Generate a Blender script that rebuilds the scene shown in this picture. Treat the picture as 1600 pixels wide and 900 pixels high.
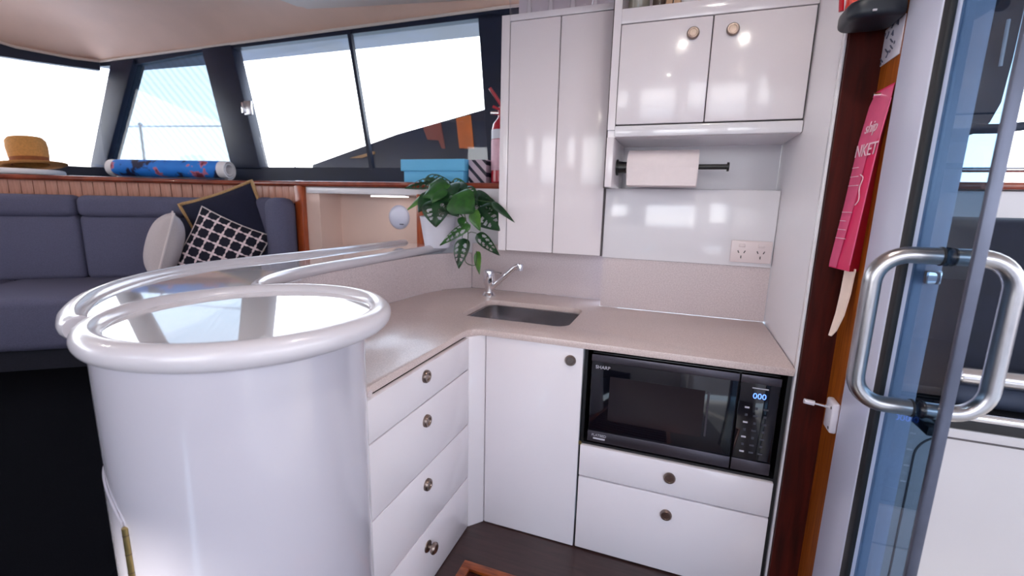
import bpy, bmesh, math, random
from mathutils import Vector, Matrix
random.seed(7)
for o in list(bpy.data.objects): bpy.data.objects.remove(o)
SC = bpy.context.scene
COL = SC.collection
PI = math.pi
R = math.radians

# ------------------------------------------------------------------ camera
cam_d = bpy.data.cameras.new('camera'); cam_d.lens = 16.0; cam_d.sensor_width = 36.0
cam_d.clip_start = .02; cam_d.clip_end = 3000
cam = bpy.data.objects.new('camera', cam_d); COL.objects.link(cam)
yaw, pitch, roll = R(19.93), R(10.85), R(-1.35)
fw = Vector((-math.sin(yaw)*math.cos(pitch), math.cos(yaw)*math.cos(pitch), -math.sin(pitch)))
r0 = Vector((math.cos(yaw), math.sin(yaw), 0)); d0 = fw.cross(r0)
rt = math.cos(roll)*r0 + math.sin(roll)*d0
dn = -math.sin(roll)*r0 + math.cos(roll)*d0
cm = Matrix((rt, -dn, -fw)).transposed().to_4x4(); cm.translation = Vector((0, 0, 1.35))
cam.matrix_world = cm
SC.camera = cam
cam_d.dof.use_dof = True; cam_d.dof.focus_distance = 1.45; cam_d.dof.aperture_fstop = 2.4

# ------------------------------------------------------------------ world, sun, exposure
W = bpy.data.worlds.new('sky'); SC.world = W; W.use_nodes = True
nt = W.node_tree; nt.nodes.clear()
tc = nt.nodes.new('ShaderNodeTexCoord'); sx = nt.nodes.new('ShaderNodeSeparateXYZ')
rp = nt.nodes.new('ShaderNodeValToRGB'); bg = nt.nodes.new('ShaderNodeBackground'); wo = nt.nodes.new('ShaderNodeOutputWorld')
nt.links.new(tc.outputs['Generated'], sx.inputs[0]); nt.links.new(sx.outputs['Z'], rp.inputs[0])
rp.color_ramp.elements[0].position = 0.0; rp.color_ramp.elements[0].color = (1.0, 1.0, 1.0, 1)
rp.color_ramp.elements[1].position = 0.75; rp.color_ramp.elements[1].color = (.50, .70, 1.0, 1)
nt.links.new(rp.outputs[0], bg.inputs[0]); bg.inputs[1].default_value = 4.2
nt.links.new(bg.outputs[0], wo.inputs[0])
sun_d = bpy.data.lights.new('sun', 'SUN'); sun_d.energy = 4.5; sun_d.angle = R(3.0); sun_d.color = (1, .95, .86)
sun = bpy.data.objects.new('sun', sun_d); COL.objects.link(sun)
sd_ = Vector((.35, .75, -.50)); sun.rotation_euler = sd_.to_track_quat('-Z', 'Y').to_euler()
VS = SC.view_settings
VS.view_transform = 'Standard'; VS.look = 'None'; VS.gamma = 1.0; VS.use_curve_mapping = False
VS.exposure = 0.58

# ------------------------------------------------------------------ materials
def lin(r, g, b):
    f = lambda c: (c/255/12.92) if c/255 <= .04045 else ((c/255+.055)/1.055)**2.4
    return (f(r), f(g), f(b), 1)
M = {}
def mat(name, col, rough=.4, metal=0.0, coat=0.0, var=0.0, scale=8.0, stretch=(1, 1, 1), bump=0.0, col2=None, emit=None, estr=0.0, spec=.5, detail=4):
    m = bpy.data.materials.new(name); m.use_nodes = True
    n = m.node_tree; b = n.nodes['Principled BSDF']
    b.inputs['Base Color'].default_value = col; b.inputs['Roughness'].default_value = rough
    b.inputs['Metallic'].default_value = metal; b.inputs['Coat Weight'].default_value = coat
    b.inputs['Coat Roughness'].default_value = .03; b.inputs['Specular IOR Level'].default_value = spec
    if emit: b.inputs['Emission Color'].default_value = emit; b.inputs['Emission Strength'].default_value = estr
    if var or bump or col2:
        t = n.nodes.new('ShaderNodeTexCoord'); mp = n.nodes.new('ShaderNodeMapping'); mp.inputs['Scale'].default_value = stretch
        nz = n.nodes.new('ShaderNodeTexNoise'); nz.inputs['Scale'].default_value = scale; nz.inputs['Detail'].default_value = detail
        n.links.new(t.outputs['Object'], mp.inputs[0]); n.links.new(mp.outputs[0], nz.inputs['Vector'])
        if var or col2:
            r = n.nodes.new('ShaderNodeValToRGB'); r.color_ramp.elements[0].position = .35; r.color_ramp.elements[1].position = .65
            c2 = col2 or tuple(max(0, c*(1-var)) for c in col[:3])+(1,)
            r.color_ramp.elements[0].color = c2; r.color_ramp.elements[1].color = col
            n.links.new(nz.outputs['Fac'], r.inputs[0]); n.links.new(r.outputs[0], b.inputs['Base Color'])
        if bump:
            bp = n.nodes.new('ShaderNodeBump'); bp.inputs['Strength'].default_value = bump; bp.inputs['Distance'].default_value = .004
            n.links.new(nz.outputs['Fac'], bp.inputs['Height']); n.links.new(bp.outputs[0], b.inputs['Normal'])
    M[name] = m; return m
def wood(name, c1, c2, scale=6, stretch=(14, 14, 1), rough=.35, coat=.2, dist=6, spec=.5):
    m = bpy.data.materials.new(name); m.use_nodes = True; n = m.node_tree; b = n.nodes['Principled BSDF']
    t = n.nodes.new('ShaderNodeTexCoord'); mp = n.nodes.new('ShaderNodeMapping'); mp.inputs['Scale'].default_value = stretch
    nz = n.nodes.new('ShaderNodeTexNoise'); nz.inputs['Scale'].default_value = scale; nz.inputs['Detail'].default_value = 6; nz.inputs['Distortion'].default_value = .6
    r = n.nodes.new('ShaderNodeValToRGB'); r.color_ramp.elements[0].position = .3; r.color_ramp.elements[1].position = .7
    r.color_ramp.elements[0].color = c1; r.color_ramp.elements[1].color = c2
    n.links.new(t.outputs['Object'], mp.inputs[0]); n.links.new(mp.outputs[0], nz.inputs['Vector'])
    n.links.new(nz.outputs['Fac'], r.inputs[0]); n.links.new(r.outputs[0], b.inputs['Base Color'])
    b.inputs['Roughness'].default_value = rough; b.inputs['Coat Weight'].default_value = coat; b.inputs['Specular IOR Level'].default_value = spec
    M[name] = m; return m
def pane(name, tint=(1, 1, 1, 1), ior=1.45, mesh=0):
    m = bpy.data.materials.new(name); m.use_nodes = True; n = m.node_tree; n.nodes.clear()
    o = n.nodes.new('ShaderNodeOutputMaterial'); mx = n.nodes.new('ShaderNodeMixShader'); fr = n.nodes.new('ShaderNodeFresnel')
    tr = n.nodes.new('ShaderNodeBsdfTransparent'); gl = n.nodes.new('ShaderNodeBsdfGlossy')
    fr.inputs[0].default_value = ior; gl.inputs['Roughness'].default_value = .01; tr.inputs[0].default_value = tint
    ge = n.nodes.new('ShaderNodeNewGeometry'); io = n.nodes.new('ShaderNodeMix'); io.data_type = 'FLOAT'
    n.links.new(ge.outputs['Backfacing'], io.inputs[0]); io.inputs[2].default_value = ior; io.inputs[3].default_value = 1/ior
    n.links.new(io.outputs[0], fr.inputs[0])
    n.links.new(fr.outputs[0], mx.inputs[0]); n.links.new(tr.outputs[0], mx.inputs[1]); n.links.new(gl.outputs[0], mx.inputs[2])
    if mesh:   # fine woven shade behind the glass
        t = n.nodes.new('ShaderNodeTexCoord'); w = n.nodes.new('ShaderNodeTexWave'); w.wave_type = 'BANDS'; w.bands_direction = 'DIAGONAL'
        w.inputs['Scale'].default_value = mesh; w.inputs['Distortion'].default_value = 1.2; r = n.nodes.new('ShaderNodeValToRGB')
        r.color_ramp.elements[0].color = tint; r.color_ramp.elements[1].color = tuple(min(1, c*1.13) for c in tint[:3])+(1,)
        n.links.new(t.outputs['Object'], w.inputs['Vector']); n.links.new(w.outputs['Fac'], r.inputs[0]); n.links.new(r.outputs[0], tr.inputs[0])
    n.links.new(mx.outputs[0], o.inputs[0]); M[name] = m; return m

mat('rail_white', (.60, .57, .62, 1), .22, coat=.2, var=.02, scale=3)
mat('gelcoat', (.80, .78, .83, 1), .12, coat=.6, var=.02, scale=3)
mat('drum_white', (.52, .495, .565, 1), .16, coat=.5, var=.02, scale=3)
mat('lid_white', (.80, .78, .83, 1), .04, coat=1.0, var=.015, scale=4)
mat('locker_white', (.52, .48, .49, 1), .3, var=.03, scale=3)
mat('cab_white', (.84, .78, .82, 1), .16, coat=.35, var=.015, scale=4)
mat('gloss_cream', (.86, .79, .83, 1), .13, coat=.25, var=.02, scale=2)
mat('wall_white', (.80, .77, .82, 1), .25, var=.02, scale=4)
mat('seam_dark', (.10, .085, .09, 1), .7, var=.2)
mat('stone', lin(218, 200, 196), .28, coat=.15, var=.10, scale=260, detail=2, col2=lin(198, 178, 174))
mat('stone_wall', lin(214, 201, 203), .35, var=.1, scale=200, detail=3, col2=lin(194, 179, 182))
mat('beige', lin(238, 198, 174), .55, var=.05, scale=5)
mat('cream', lin(232, 214, 200), .5, var=.03, scale=5)
mat('cubby', lin(226, 196, 184), .5, var=.04, scale=4)
mat('navy_frame', (.003, .008, .034, 1), .5, var=.3, scale=6)
mat('sofa', lin(94, 94, 120), .9, var=.16, scale=180, bump=.25, detail=2)
mat('sofa_dark', lin(34, 34, 46), .9, var=.2, scale=120)
mat('carpet', (.0035, .0035, .006, 1), 1.0, var=.4, scale=300, bump=.3, spec=.05)
mat('dark_floor', lin(64, 42, 40), .35, var=.35, scale=7, stretch=(1, 10, 1), coat=.1)
mat('steel', (.62, .60, .62, 1), .22, metal=1, var=.06, scale=60, stretch=(1, 1, 8))
mat('brushed', (.44, .43, .45, 1), .28, metal=1, var=.12, scale=40, stretch=(1, 20, 1))
mat('chrome', (.80, .80, .84, 1), .06, metal=1, var=.02)
mat('pewter', (.34, .27, .24, 1), .30, metal=1, var=.25, scale=60)
mat('pewter_dark', (.16, .12, .11, 1), .40, metal=1, var=.2, scale=60)
mat('brass', (.50, .38, .16, 1), .35, metal=1, var=.2, scale=50)
mat('black', (.006, .006, .008, 1), .35, var=.2, scale=20)
mat('rubber', (.008, .008, .012, 1), .6, var=.2, scale=20)
mat('mw_glass', (.004, .004, .008, 1), .06, coat=.3, var=.2, scale=5)
mat('mw_window', (.016, .011, .015, 1), .12, var=.2, scale=400)
mat('mw_trim', (.10, .09, .11, 1), .34, metal=.85, var=.12, scale=90, stretch=(1, 1, 12))
mat('mw_print', (.55, .53, .60, 1), .5, var=.03)
mat('mw_keys', (.05, .05, .07, 1), .5, var=.03)
mat('led_blue', (.02, .05, .4, 1), .4, emit=(.10, .22, 1, 1), estr=2.2, var=.01)
mat('lamp', (1, 1, 1, 1), .4, emit=(1, .93, .84, 1), estr=420, var=.01)
mat('led_warm', (1, 1, 1, 1), .4, emit=(1, .95, .90, 1), estr=3, var=.01)
mat('paper', lin(238, 226, 228), .85, var=.03, scale=40, bump=.15)
mat('outlet', lin(226, 212, 214), .35, var=.02)
mat('pot', lin(226, 224, 236), .35, var=.03)
mat('soil', (.05, .03, .02, 1), .9, var=.4, scale=90, bump=.5)
mat('leaf', (.012, .060, .016, 1), .38, var=.45, scale=16, col2=(.007, .030, .014, 1))
mat('leaf_lime', (.085, .21, .025, 1), .40, var=.4, scale=16, col2=(.035, .12, .02, 1))
mat('leaf_mid', (.030, .125, .018, 1), .38, var=.4, scale=16, col2=(.012, .060, .014, 1))
mat('stem', (.05, .09, .03, 1), .6, var=.2)
mat('box_blue', lin(104, 186, 232), .6, var=.03)
mat('red', lin(180, 12, 40), .3, coat=.4, var=.05)
mat('ext_label', lin(236, 190, 206), .5, var=.10, scale=40)
mat('ext_band', lin(225, 225, 235), .5, var=.03)
mat('pink', lin(226, 34, 98), .45, var=.1, scale=12, coat=.2)
mat('pink_pale', lin(232, 96, 140), .45, var=.12, scale=20, coat=.2)
mat('crimson', lin(158, 8, 34), .5, var=.1, scale=12)
mat('print_white', lin(240, 205, 220), .5, var=.03)
mat('tape', lin(232, 208, 196), .8, var=.06, scale=30)
mat('sign_white', lin(206, 200, 214), .5, var=.03)
mat('sign_ink', lin(84, 84, 108), .5, var=.05)
mat('signal_red', lin(238, 52, 14), .35, coat=.3, var=.05)
mat('black_plastic', (.008, .012, .022, 1), .45, var=.2)
mat('latch_white', lin(228, 222, 232), .35, var=.03)
mat('alu_white', lin(206, 208, 230), .30, coat=.1, var=.03, scale=4)
mat('edge_metal', (.10, .11, .16, 1), .35, metal=.6, var=.2, scale=10)
mat('pillow_grey', lin(196, 184, 186), .9, var=.06, scale=120, bump=.2)
mat('piping_light', lin(226, 214, 214), .9, var=.05)
mat('pillow_navy', lin(26, 28, 52), .95, var=.25, scale=150, bump=.2)
mat('fringe', lin(186, 148, 104), .9, var=.3, scale=120, bump=.4)
mat('straw', lin(214, 152, 84), .8, var=.2, scale=90, bump=.3)
mat('hatband', lin(150, 84, 44), .8, var=.2, scale=40)
mat('cloth_white', lin(240, 236, 240), .8, var=.04)
mat('canvas_navy', (.004, .007, .022, 1), .85, var=.3, scale=14, bump=.2)
mat('canvas_grey', (.022, .032, .062, 1), .7, var=.3, scale=8, bump=.2)
mat('fairing', (.002, .010, .045, 1), .4, coat=.0, var=.4, scale=4)
mat('orange_reflection', lin(232, 118, 40), .55, var=.15, scale=8)  # this and next two: colours of wood reflections painted onto the fairing
mat('rust_reflection', lin(150, 76, 62), .55, var=.15, scale=8)
mat('tan_reflection', lin(206, 160, 110), .6, var=.2, scale=8)
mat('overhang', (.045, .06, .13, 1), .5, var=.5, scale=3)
mat('sea', (.26, .34, .38, 1), .12, var=.4, scale=.4, bump=.3)
mat('deck', lin(206, 198, 190), .6, var=.06, scale=20)
mat('jar_glass', (.30, .27, .22, 1), .1, var=.2, scale=20)
mat('jar_dark', (.08, .05, .04, 1), .3, var=.3, scale=30)
mat('tan_box', lin(206, 166, 134), .6, var=.1)
mat('jar_white', lin(225, 222, 226), .4, var=.05)
wood('wood_dark', lin(40, 8, 6), lin(74, 20, 13), 5, (9, 9, .9), .55, .0, spec=.15)
wood('wood_orange', lin(112, 50, 8), lin(172, 90, 20), 7, (1, 22, .8), .5, .0, spec=.25)
wood('wood_trim', lin(108, 40, 26), lin(158, 72, 46), 6, (2, 2, 2), .3, .3)
wood('wood_post', lin(132, 52, 20), lin(186, 88, 44), 6, (10, 10, 1), .3, .3)
wood('veneer', lin(166, 112, 92), lin(206, 150, 132), 5, (12, 12, 1), .45, .1)
wood('teak', lin(96, 36, 8), lin(170, 84, 30), 6, (2, 12, 2), .4, .2)
pane('clear_pane')
pane('mesh_pane', (.37, .42, .46, 1), 1.45, 9)
pane('tint_pane', (.42, .53, .63, 1), 1.3)
pane('tumbler', (.985, .975, .985, 1), 1.25)
# printed fabrics ---------------------------------------------------------
def mnode(n, op, a, b=None, c=None):
    x = n.nodes.new('ShaderNodeMath'); x.operation = op
    for i, v in enumerate((a, b, c)):
        if v is None: continue
        if isinstance(v, (int, float)): x.inputs[i].default_value = v
        else: n.links.new(v, x.inputs[i])
    return x.outputs[0]
def quatrefoil():
    m = bpy.data.materials.new('quatrefoil'); m.use_nodes = True; n = m.node_tree; b = n.nodes['Principled BSDF']
    t = n.nodes.new('ShaderNodeTexCoord'); s = n.nodes.new('ShaderNodeSeparateXYZ'); n.links.new(t.outputs['Object'], s.inputs[0])
    k = 1/.064
    f = lambda o: mnode(n, 'ABSOLUTE', mnode(n, 'SUBTRACT', mnode(n, 'FRACT', mnode(n, 'ADD', mnode(n, 'MULTIPLY', o, k), 20.5)), .5))
    u, v = f(s.outputs['X']), f(s.outputs['Y'])
    a = mnode(n, 'MAXIMUM', u, v); c = mnode(n, 'MINIMUM', u, v)
    d = mnode(n, 'SQRT', mnode(n, 'ADD', mnode(n, 'POWER', mnode(n, 'SUBTRACT', a, .20), 2), mnode(n, 'POWER', c, 2)))
    g = mnode(n, 'MAXIMUM', mnode(n, 'LESS_THAN', d, .268), mnode(n, 'LESS_THAN', a, .405))
    mx = n.nodes.new('ShaderNodeMix'); mx.data_type = 'RGBA'; n.links.new(g, mx.inputs[0])
    mx.inputs[6].default_value = lin(236, 214, 218); mx.inputs[7].default_value = lin(22, 20, 38)
    n.links.new(mx.outputs[2], b.inputs['Base Color']); b.inputs['Roughness'].default_value = .9; M['quatrefoil'] = m
quatrefoil()
def stripes():
    m = bpy.data.materials.new('stripes'); m.use_nodes = True; n = m.node_tree; b = n.nodes['Principled BSDF']
    t = n.nodes.new('ShaderNodeTexCoord'); s = n.nodes.new('ShaderNodeSeparateXYZ'); n.links.new(t.outputs['Object'], s.inputs[0])
    q = mnode(n, 'FRACT', mnode(n, 'MULTIPLY', mnode(n, 'ADD', mnode(n, 'ADD', s.outputs['X'], s.outputs['Z']), 20), 15))
    g = mnode(n, 'LESS_THAN', q, .38)
    mx = n.nodes.new('ShaderNodeMix'); mx.data_type = 'RGBA'; n.links.new(g, mx.inputs[0])
    mx.inputs[6].default_value = lin(190, 170, 184); mx.inputs[7].default_value = lin(24, 22, 44)
    n.links.new(mx.outputs[2], b.inputs['Base Color']); b.inputs['Roughness'].default_value = .5; M['stripes'] = m
stripes()
def matprint():
    m = bpy.data.materials.new('mat_print'); m.use_nodes = True; n = m.node_tree; b = n.nodes['Principled BSDF']
    t = n.nodes.new('ShaderNodeTexCoord'); v = n.nodes.new('ShaderNodeTexNoise'); v.inputs['Scale'].default_value = 9; v.inputs['Detail'].default_value = 3
    n.links.new(t.outputs['Object'], v.inputs['Vector']); r = n.nodes.new('ShaderNodeValToRGB'); e = r.color_ramp.elements
    e[0].position = .36; e[0].color = lin(14, 18, 60); e[1].position = .41; e[1].color = lin(24, 120, 220)
    x = e.new(.60); x.color = lin(30, 130, 226); x = e.new(.63); x.color = lin(206, 120, 150); x = e.new(.68); x.color = lin(120, 40, 60)
    n.links.new(v.outputs['Fac'], r.inputs[0]); n.links.new(r.outputs[0], b.inputs['Base Color']); b.inputs['Roughness'].default_value = .7; M['mat_print'] = m
matprint()

# ------------------------------------------------------------------ mesh helpers
class G:
    def __init__(s): s.v = []; s.f = []
    def add(s, vs, fs):
        k = len(s.v); s.v += [tuple(v) for v in vs]; s.f += [tuple(i+k for i in f) for f in fs]; return s
    def box(s, x0, x1, y0, y1, z0, z1):
        return s.add([(x, y, z) for x in (x0, x1) for y in (y0, y1) for z in (z0, z1)],
                     [(0, 1, 3, 2), (4, 6, 7, 5), (0, 4, 5, 1), (2, 3, 7, 6), (0, 2, 6, 4), (1, 5, 7, 3)])
    def hexa(s, a, b):   # two matching rings of points
        n = len(a); return s.add(list(a)+list(b), [tuple(range(n-1, -1, -1)), tuple(range(n, 2*n))]+[(i, (i+1) % n, n+(i+1) % n, n+i) for i in range(n)])
    def prism(s, poly, z0, z1):
        return s.hexa([(x, y, z0) for x, y in poly], [(x, y, z1) for x, y in poly])
    def tube(s, pts, r, n=12, closed=False, cap=True):
        pts = [Vector(p) for p in pts]; N = len(pts); rings = []; up = None
        for i, p in enumerate(pts):
            a = pts[(i-1) % N] if (closed or i > 0) else p; b = pts[(i+1) % N] if (closed or i < N-1) else p
            t = (b-a).normalized()
            if up is None: up = Vector((0, 0, 1)) if abs(t.z) < .9 else Vector((1, 0, 0))
            x = t.cross(up)
            if x.length < 1e-5: x = t.cross(Vector((0, 1, 0)))
            x.normalize(); y = x.cross(t).normalized(); up = y
            rr = r[i] if isinstance(r, (list, tuple)) else r
            rings.append([p + x*math.cos(2*PI*k/n)*rr + y*math.sin(2*PI*k/n)*rr for k in range(n)])
        vs = [v for q in rings for v in q]; fs = []
        for i in range(N if closed else N-1):
            j = (i+1) % N
            fs += [(i*n+k, i*n+(k+1) % n, j*n+(k+1) % n, j*n+k) for k in range(n)]
        if cap and not closed: fs += [tuple(range(n-1, -1, -1)), tuple(range((N-1)*n, N*n))]
        return s.add(vs, fs)
    def cyl(s, p, q, r, n=24, r2=None): return s.tube([p, q], [r, r if r2 is None else r2], n)
    def lathe(s, prof, c=(0, 0, 0), n=32, axis='Z', a0=0, a1=2*PI):
        full = abs(a1-a0-2*PI) < 1e-6; m = n if full else n+1; vs = []
        for r, h in prof:
            for k in range(m):
                t = a0+(a1-a0)*k/n; u, v = r*math.cos(t), r*math.sin(t)
                vs.append({'Z': (c[0]+u, c[1]+v, c[2]+h), 'Y': (c[0]+u, c[1]+h, c[2]-v), 'X': (c[0]+h, c[1]+u, c[2]+v)}[axis])
        fs = []
        for i in range(len(prof)-1):
            for k in range(n):
                k2 = (k+1) % m
                fs.append((i*m+k, i*m+k2, (i+1)*m+k2, (i+1)*m+k))
        return s.add(vs, fs)
    def build(s, name, m, parent=None, bev=0, smooth=True, seg=2):
        me = bpy.data.meshes.new(name); me.from_pydata(s.v, [], s.f); me.update()
        b = bmesh.new(); b.from_mesh(me); bmesh.ops.remove_doubles(b, verts=b.verts, dist=1e-6)
        bmesh.ops.recalc_face_normals(b, faces=b.faces)
        if bev:
            es = [e for e in b.edges if len(e.link_faces) == 2 and e.calc_face_angle(0) > R(30)]
            bmesh.ops.bevel(b, geom=es, offset=bev, segments=seg, affect='EDGES', profile=.5, clamp_overlap=True)
        b.to_mesh(me); b.free()
        if smooth: me.shade_smooth(); me.set_sharp_from_angle(angle=R(38))
        return link(name, me, m, parent)
def link(name, me, m, parent=None):
    o = bpy.data.objects.new(name, me); COL.objects.link(o)
    if m is not None:
        me.materials.clear(); me.materials.append(M[m])
    if parent is not None:
        o.parent = parent
        if parent.type == 'EMPTY': o.matrix_parent_inverse = Matrix.Translation(-parent.location)
    return o
def tag(o, label=None, cat=None, group=None, kind=None):
    if label: o['label'] = label
    if cat: o['category'] = cat
    if group: o['group'] = group
    if kind: o['kind'] = kind
    return o
def thing(name, label, cat, loc, group=None):
    o = bpy.data.objects.new(name, None); COL.objects.link(o); o.location = loc; o.empty_display_size = .05
    return tag(o, label, cat, group)
def struct(name, g, m, label=None, bev=0, parent=None):
    o = g.build(name, m, parent, bev)
    if parent is None: tag(o, label, None, None, 'structure')
    return o
def spline(pts, n=8, closed=False):
    P = [Vector(p) for p in pts]; out = []; N = len(P)
    for i in range(N if closed else N-1):
        p1, p2 = P[i], P[(i+1) % N]; p0 = P[(i-1) % N] if closed or i > 0 else p1*2-p2; p3 = P[(i+2) % N] if closed or i < N-2 else p2*2-p1
        for k in range(n):
            t = k/n; out.append(.5*((2*p1)+(p2-p0)*t+(2*p0-5*p1+4*p2-p3)*t*t+(3*p1-p0-3*p2+p3)*t**3))
    if not closed: out.append(P[-1])
    return out
def rrect(x0, x1, y0, y1, r, n=5):
    out = []
    for cx, cy, a in ((x1-r, y1-r, 0), (x0+r, y1-r, 90), (x0+r, y0+r, 180), (x1-r, y0+r, 270)):
        out += [(cx+r*math.cos(R(a+90*k/n)), cy+r*math.sin(R(a+90*k/n))) for k in range(n+1)]
    return out
def ngon_hole(outer, holes, z, depth):
    """flat slab with holes: fill, then extrude down"""
    b = bmesh.new()
    def loop(p):
        vs = [b.verts.new((x, y, z)) for x, y in p]
        return [b.edges.new((vs[i], vs[(i+1) % len(vs)])) for i in range(len(vs))]
    es = loop(outer)
    for h in holes: es += loop(h)
    bmesh.ops.triangle_fill(b, edges=es, use_beauty=True, use_dissolve=False)
    r = bmesh.ops.extrude_face_region(b, geom=b.faces[:])
    bmesh.ops.translate(b, verts=[v for v in r['geom'] if isinstance(v, bmesh.types.BMVert)], vec=(0, 0, -depth))
    bmesh.ops.recalc_face_normals(b, faces=b.faces)
    g = G(); b.verts.index_update(); g.add([v.co[:] for v in b.verts], [tuple(v.index for v in f.verts) for f in b.faces]); b.free(); return g
def lettering(txt, size, origin, right, up, m, parent, name='lettering', thick=.0006, shear=0.0):
    cu = bpy.data.curves.new('t', 'FONT'); cu.body = txt; cu.size = size; cu.extrude = thick; cu.shear = shear
    o = bpy.data.objects.new('t', cu); COL.objects.link(o)
    dg = bpy.context.evaluated_depsgraph_get(); me = bpy.data.meshes.new_from_object(o.evaluated_get(dg))
    bpy.data.objects.remove(o)
    rx, uy = Vector(right).normalized(), Vector(up).normalized(); nz = rx.cross(uy)
    mt = Matrix((rx, uy, nz)).transposed().to_4x4(); mt.translation = Vector(origin); me.transform(mt)
    me.name = name
    return link(name, me, m, parent)

# ------------------------------------------------------------------ window wall frame of reference
U = Vector((-.99315, -.11684, 0)); W0 = Vector((-.9, 2.85, 0)); NI = Vector((.11684, -.99315, 0))
def wp(s, z, d=0): return (W0 + U*s + NI*d + Vector((0, 0, z)))[:]
K = Vector((-4.327, 2.447, 0)); V2 = Vector((-.287, -.958, 0)); N2 = Vector((.958, -.287, 0))
def kp(t, z, d=0): return (K + V2*t + N2*d + Vector((0, 0, z)))[:]
def slab(P, quad, d0=0, d1=-.06):
    return [P(a, b, d0) for a, b in quad], [P(a, b, d1) for a, b in quad]
hz = lambda s: 2.516-.0525*s

# ================================================================== THE SETTING
struct('floor', G().box(-.78, .60, -1.75, 1.75, -.05, 0), 'dark_floor', 'dark brown timber floor of the galley')
sal = G().prism([(-.9, -1.75), (-5.6, -1.75), (-5.0, 2.9), (-1.45, 2.9), (-1.45, .95), (-1.2, .44), (-.9, .44)], .35, .40)
struct('floor_saloon', sal, 'carpet', 'black carpeted raised saloon floor')
struct('floor_step', G().box(-.905, -.9, -1.75, .44, 0, .40), 'carpet', 'dark riser up to the saloon floor')
# window wall: header, sill frame, right jamb
g = G()
g.hexa(*slab(wp, [(-.1, 2.44), (.38, 2.452), (2.22, 2.368), (2.46, 2.358), (3.09, 2.300), (3.45, 2.30), (3.45, hz(3.45)), (0, 2.52), (-.1, 2.52)]))
g.hexa(*slab(wp, [(-.1, .30), (3.6, .30), (3.66, 1.552), (-.1, 1.552)]))
g.hexa(*slab(wp, [(-.1, 1.5), (.30, 1.5), (.385, 2.47), (-.1, 2.47)]))
wf = struct('wall_far', g, 'navy_frame', 'dark navy window surround along the far side')
struct('trim_1', G().hexa(*slab(wp, [(2.045, 1.54), (2.30, 1.54), (2.47, 2.38), (2.215, 2.40)], .015, -.08)), 'navy_frame', 'broad dark raked window pillar', .008)
struct('trim_2', G().hexa(*slab(wp, [(3.515, 1.54), (3.68, 1.54), (3.315, 2.33), (3.09, 2.33)], .02, -.08)), 'navy_frame', 'dark raked corner pillar by the windscreen', .01)
struct('trim_3', G().hexa(*slab(wp, [(1.138, 1.54), (1.162, 1.54), (1.294, 2.43), (1.270, 2.43)], .005, -.03)), 'navy_frame', 'thin dark window mullion')
w1 = struct('window_1', G().hexa(*slab(wp, [(.29, 1.54), (1.15, 1.54), (1.285, 2.43), (.38, 2.46)], -.02, -.026)), 'clear_pane', 'clear side window pane above the blue box')
w2 = struct('window_2', G().hexa(*slab(wp, [(1.15, 1.54), (2.06, 1.54), (2.23, 2.39), (1.285, 2.43)], -.02, -.026)), 'clear_pane', 'clear side window pane beside the broad pillar')
w3 = struct('window_3', G().hexa(*slab(wp, [(2.28, 1.54), (3.54, 1.54), (3.10, 2.32), (2.45, 2.37)], -.02, -.026)), 'mesh_pane', 'side window pane with a pale blue mesh shade')
# windscreen
g = G()
g.hexa(*slab(kp, [(0, .30), (4.2, .30), (4.2, 1.515), (0, 1.535)]))
g.hexa(*slab(kp, [(0, 2.27), (.35, 2.25), (1.2, 2.22), (4.2, 2.22), (4.2, 2.6), (1.2, 2.6), (.45, 2.32), (.15, 2.318), (0, 2.335)]))
struct('wall_front', g, 'navy_frame', 'dark navy windscreen surround')
struct('window_4', G().hexa(*slab(kp, [(0, 1.52), (4.2, 1.50), (4.2, 2.24), (0, 2.28)], -.02, -.026)), 'clear_pane', 'clear windscreen pane behind the straw hat')
# unseen starboard wall behind the camera; openings sized for the light they admit
g = G().box(-5.6, .5, -1.80, -1.75, -.05, 1.05).box(-5.6, .5, -1.80, -1.75, 2.2, 2.6)
for x0, x1 in ((-5.6, -2.35), (-1.80, -1.15), (.30, .5)): g.box(x0, x1, -1.80, -1.75, 1.05, 2.2)
g.box(-2.35, -1.80, -1.80, -1.75, 1.05, 1.55)  # sill of the small opening added to throw sun on the round cabinet
struct('wall_near', g, 'wall_white', 'white saloon wall behind the camera with openings made for the light')
# ceiling with a cove down to the window headers
g = G(); inn = []; out = []
path_o = [wp(-.2, 2.52)]+[wp(s, hz(s)) for s in (.25, .8, 1.5, 2.4, 3.0, 3.3)]+[kp(0.0, 2.335), kp(.15, 2.32), kp(.45, 2.32), kp(1.2, 2.45), kp(4.2, 2.5)]
off = [(.10, -.10)]*1
pin = [wp(-.2, 2.575, .16), wp(.25, 2.575, .16), wp(.8, 2.575, .17), wp(1.5, 2.57, .19), wp(2.4, 2.56, .24), wp(2.8, 2.555, .32), wp(3.0, 2.55, .42),
       kp(.45, 2.55, .40), kp(.6, 2.55, .36), kp(.85, 2.56, .32), kp(1.3, 2.575, .28), kp(4.0, 2.58, .2)]
mid = [((Vector(a)+Vector(b))/2+Vector((0, 0, .022)))[:] for a, b in zip(path_o, pin)]
n = len(pin); g.add(path_o+mid+pin, [(i, i+1, n+i+1, n+i) for i in range(n-1)]+[(n+i, n+i+1, 2*n+i+1, 2*n+i) for i in range(n-1)])
k = len(g.v); flat = [(p[0], p[1], p[2]) for p in pin]+[(.52, -1.8, 2.58), (.52, 2.9, 2.58)]
g.add(flat, [tuple(range(len(flat)))])
g.box(-5.8, .52, -1.85, 3.0, 2.62, 2.66)
struct('ceiling', g, 'beige', 'warm beige headliner ceiling')
edge = [Vector(p)+Vector((0, 0, -.004)) + NI*.01 for p in path_o[:7]] + [Vector(p)+N2*.012 for p in path_o[7:]]
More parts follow.
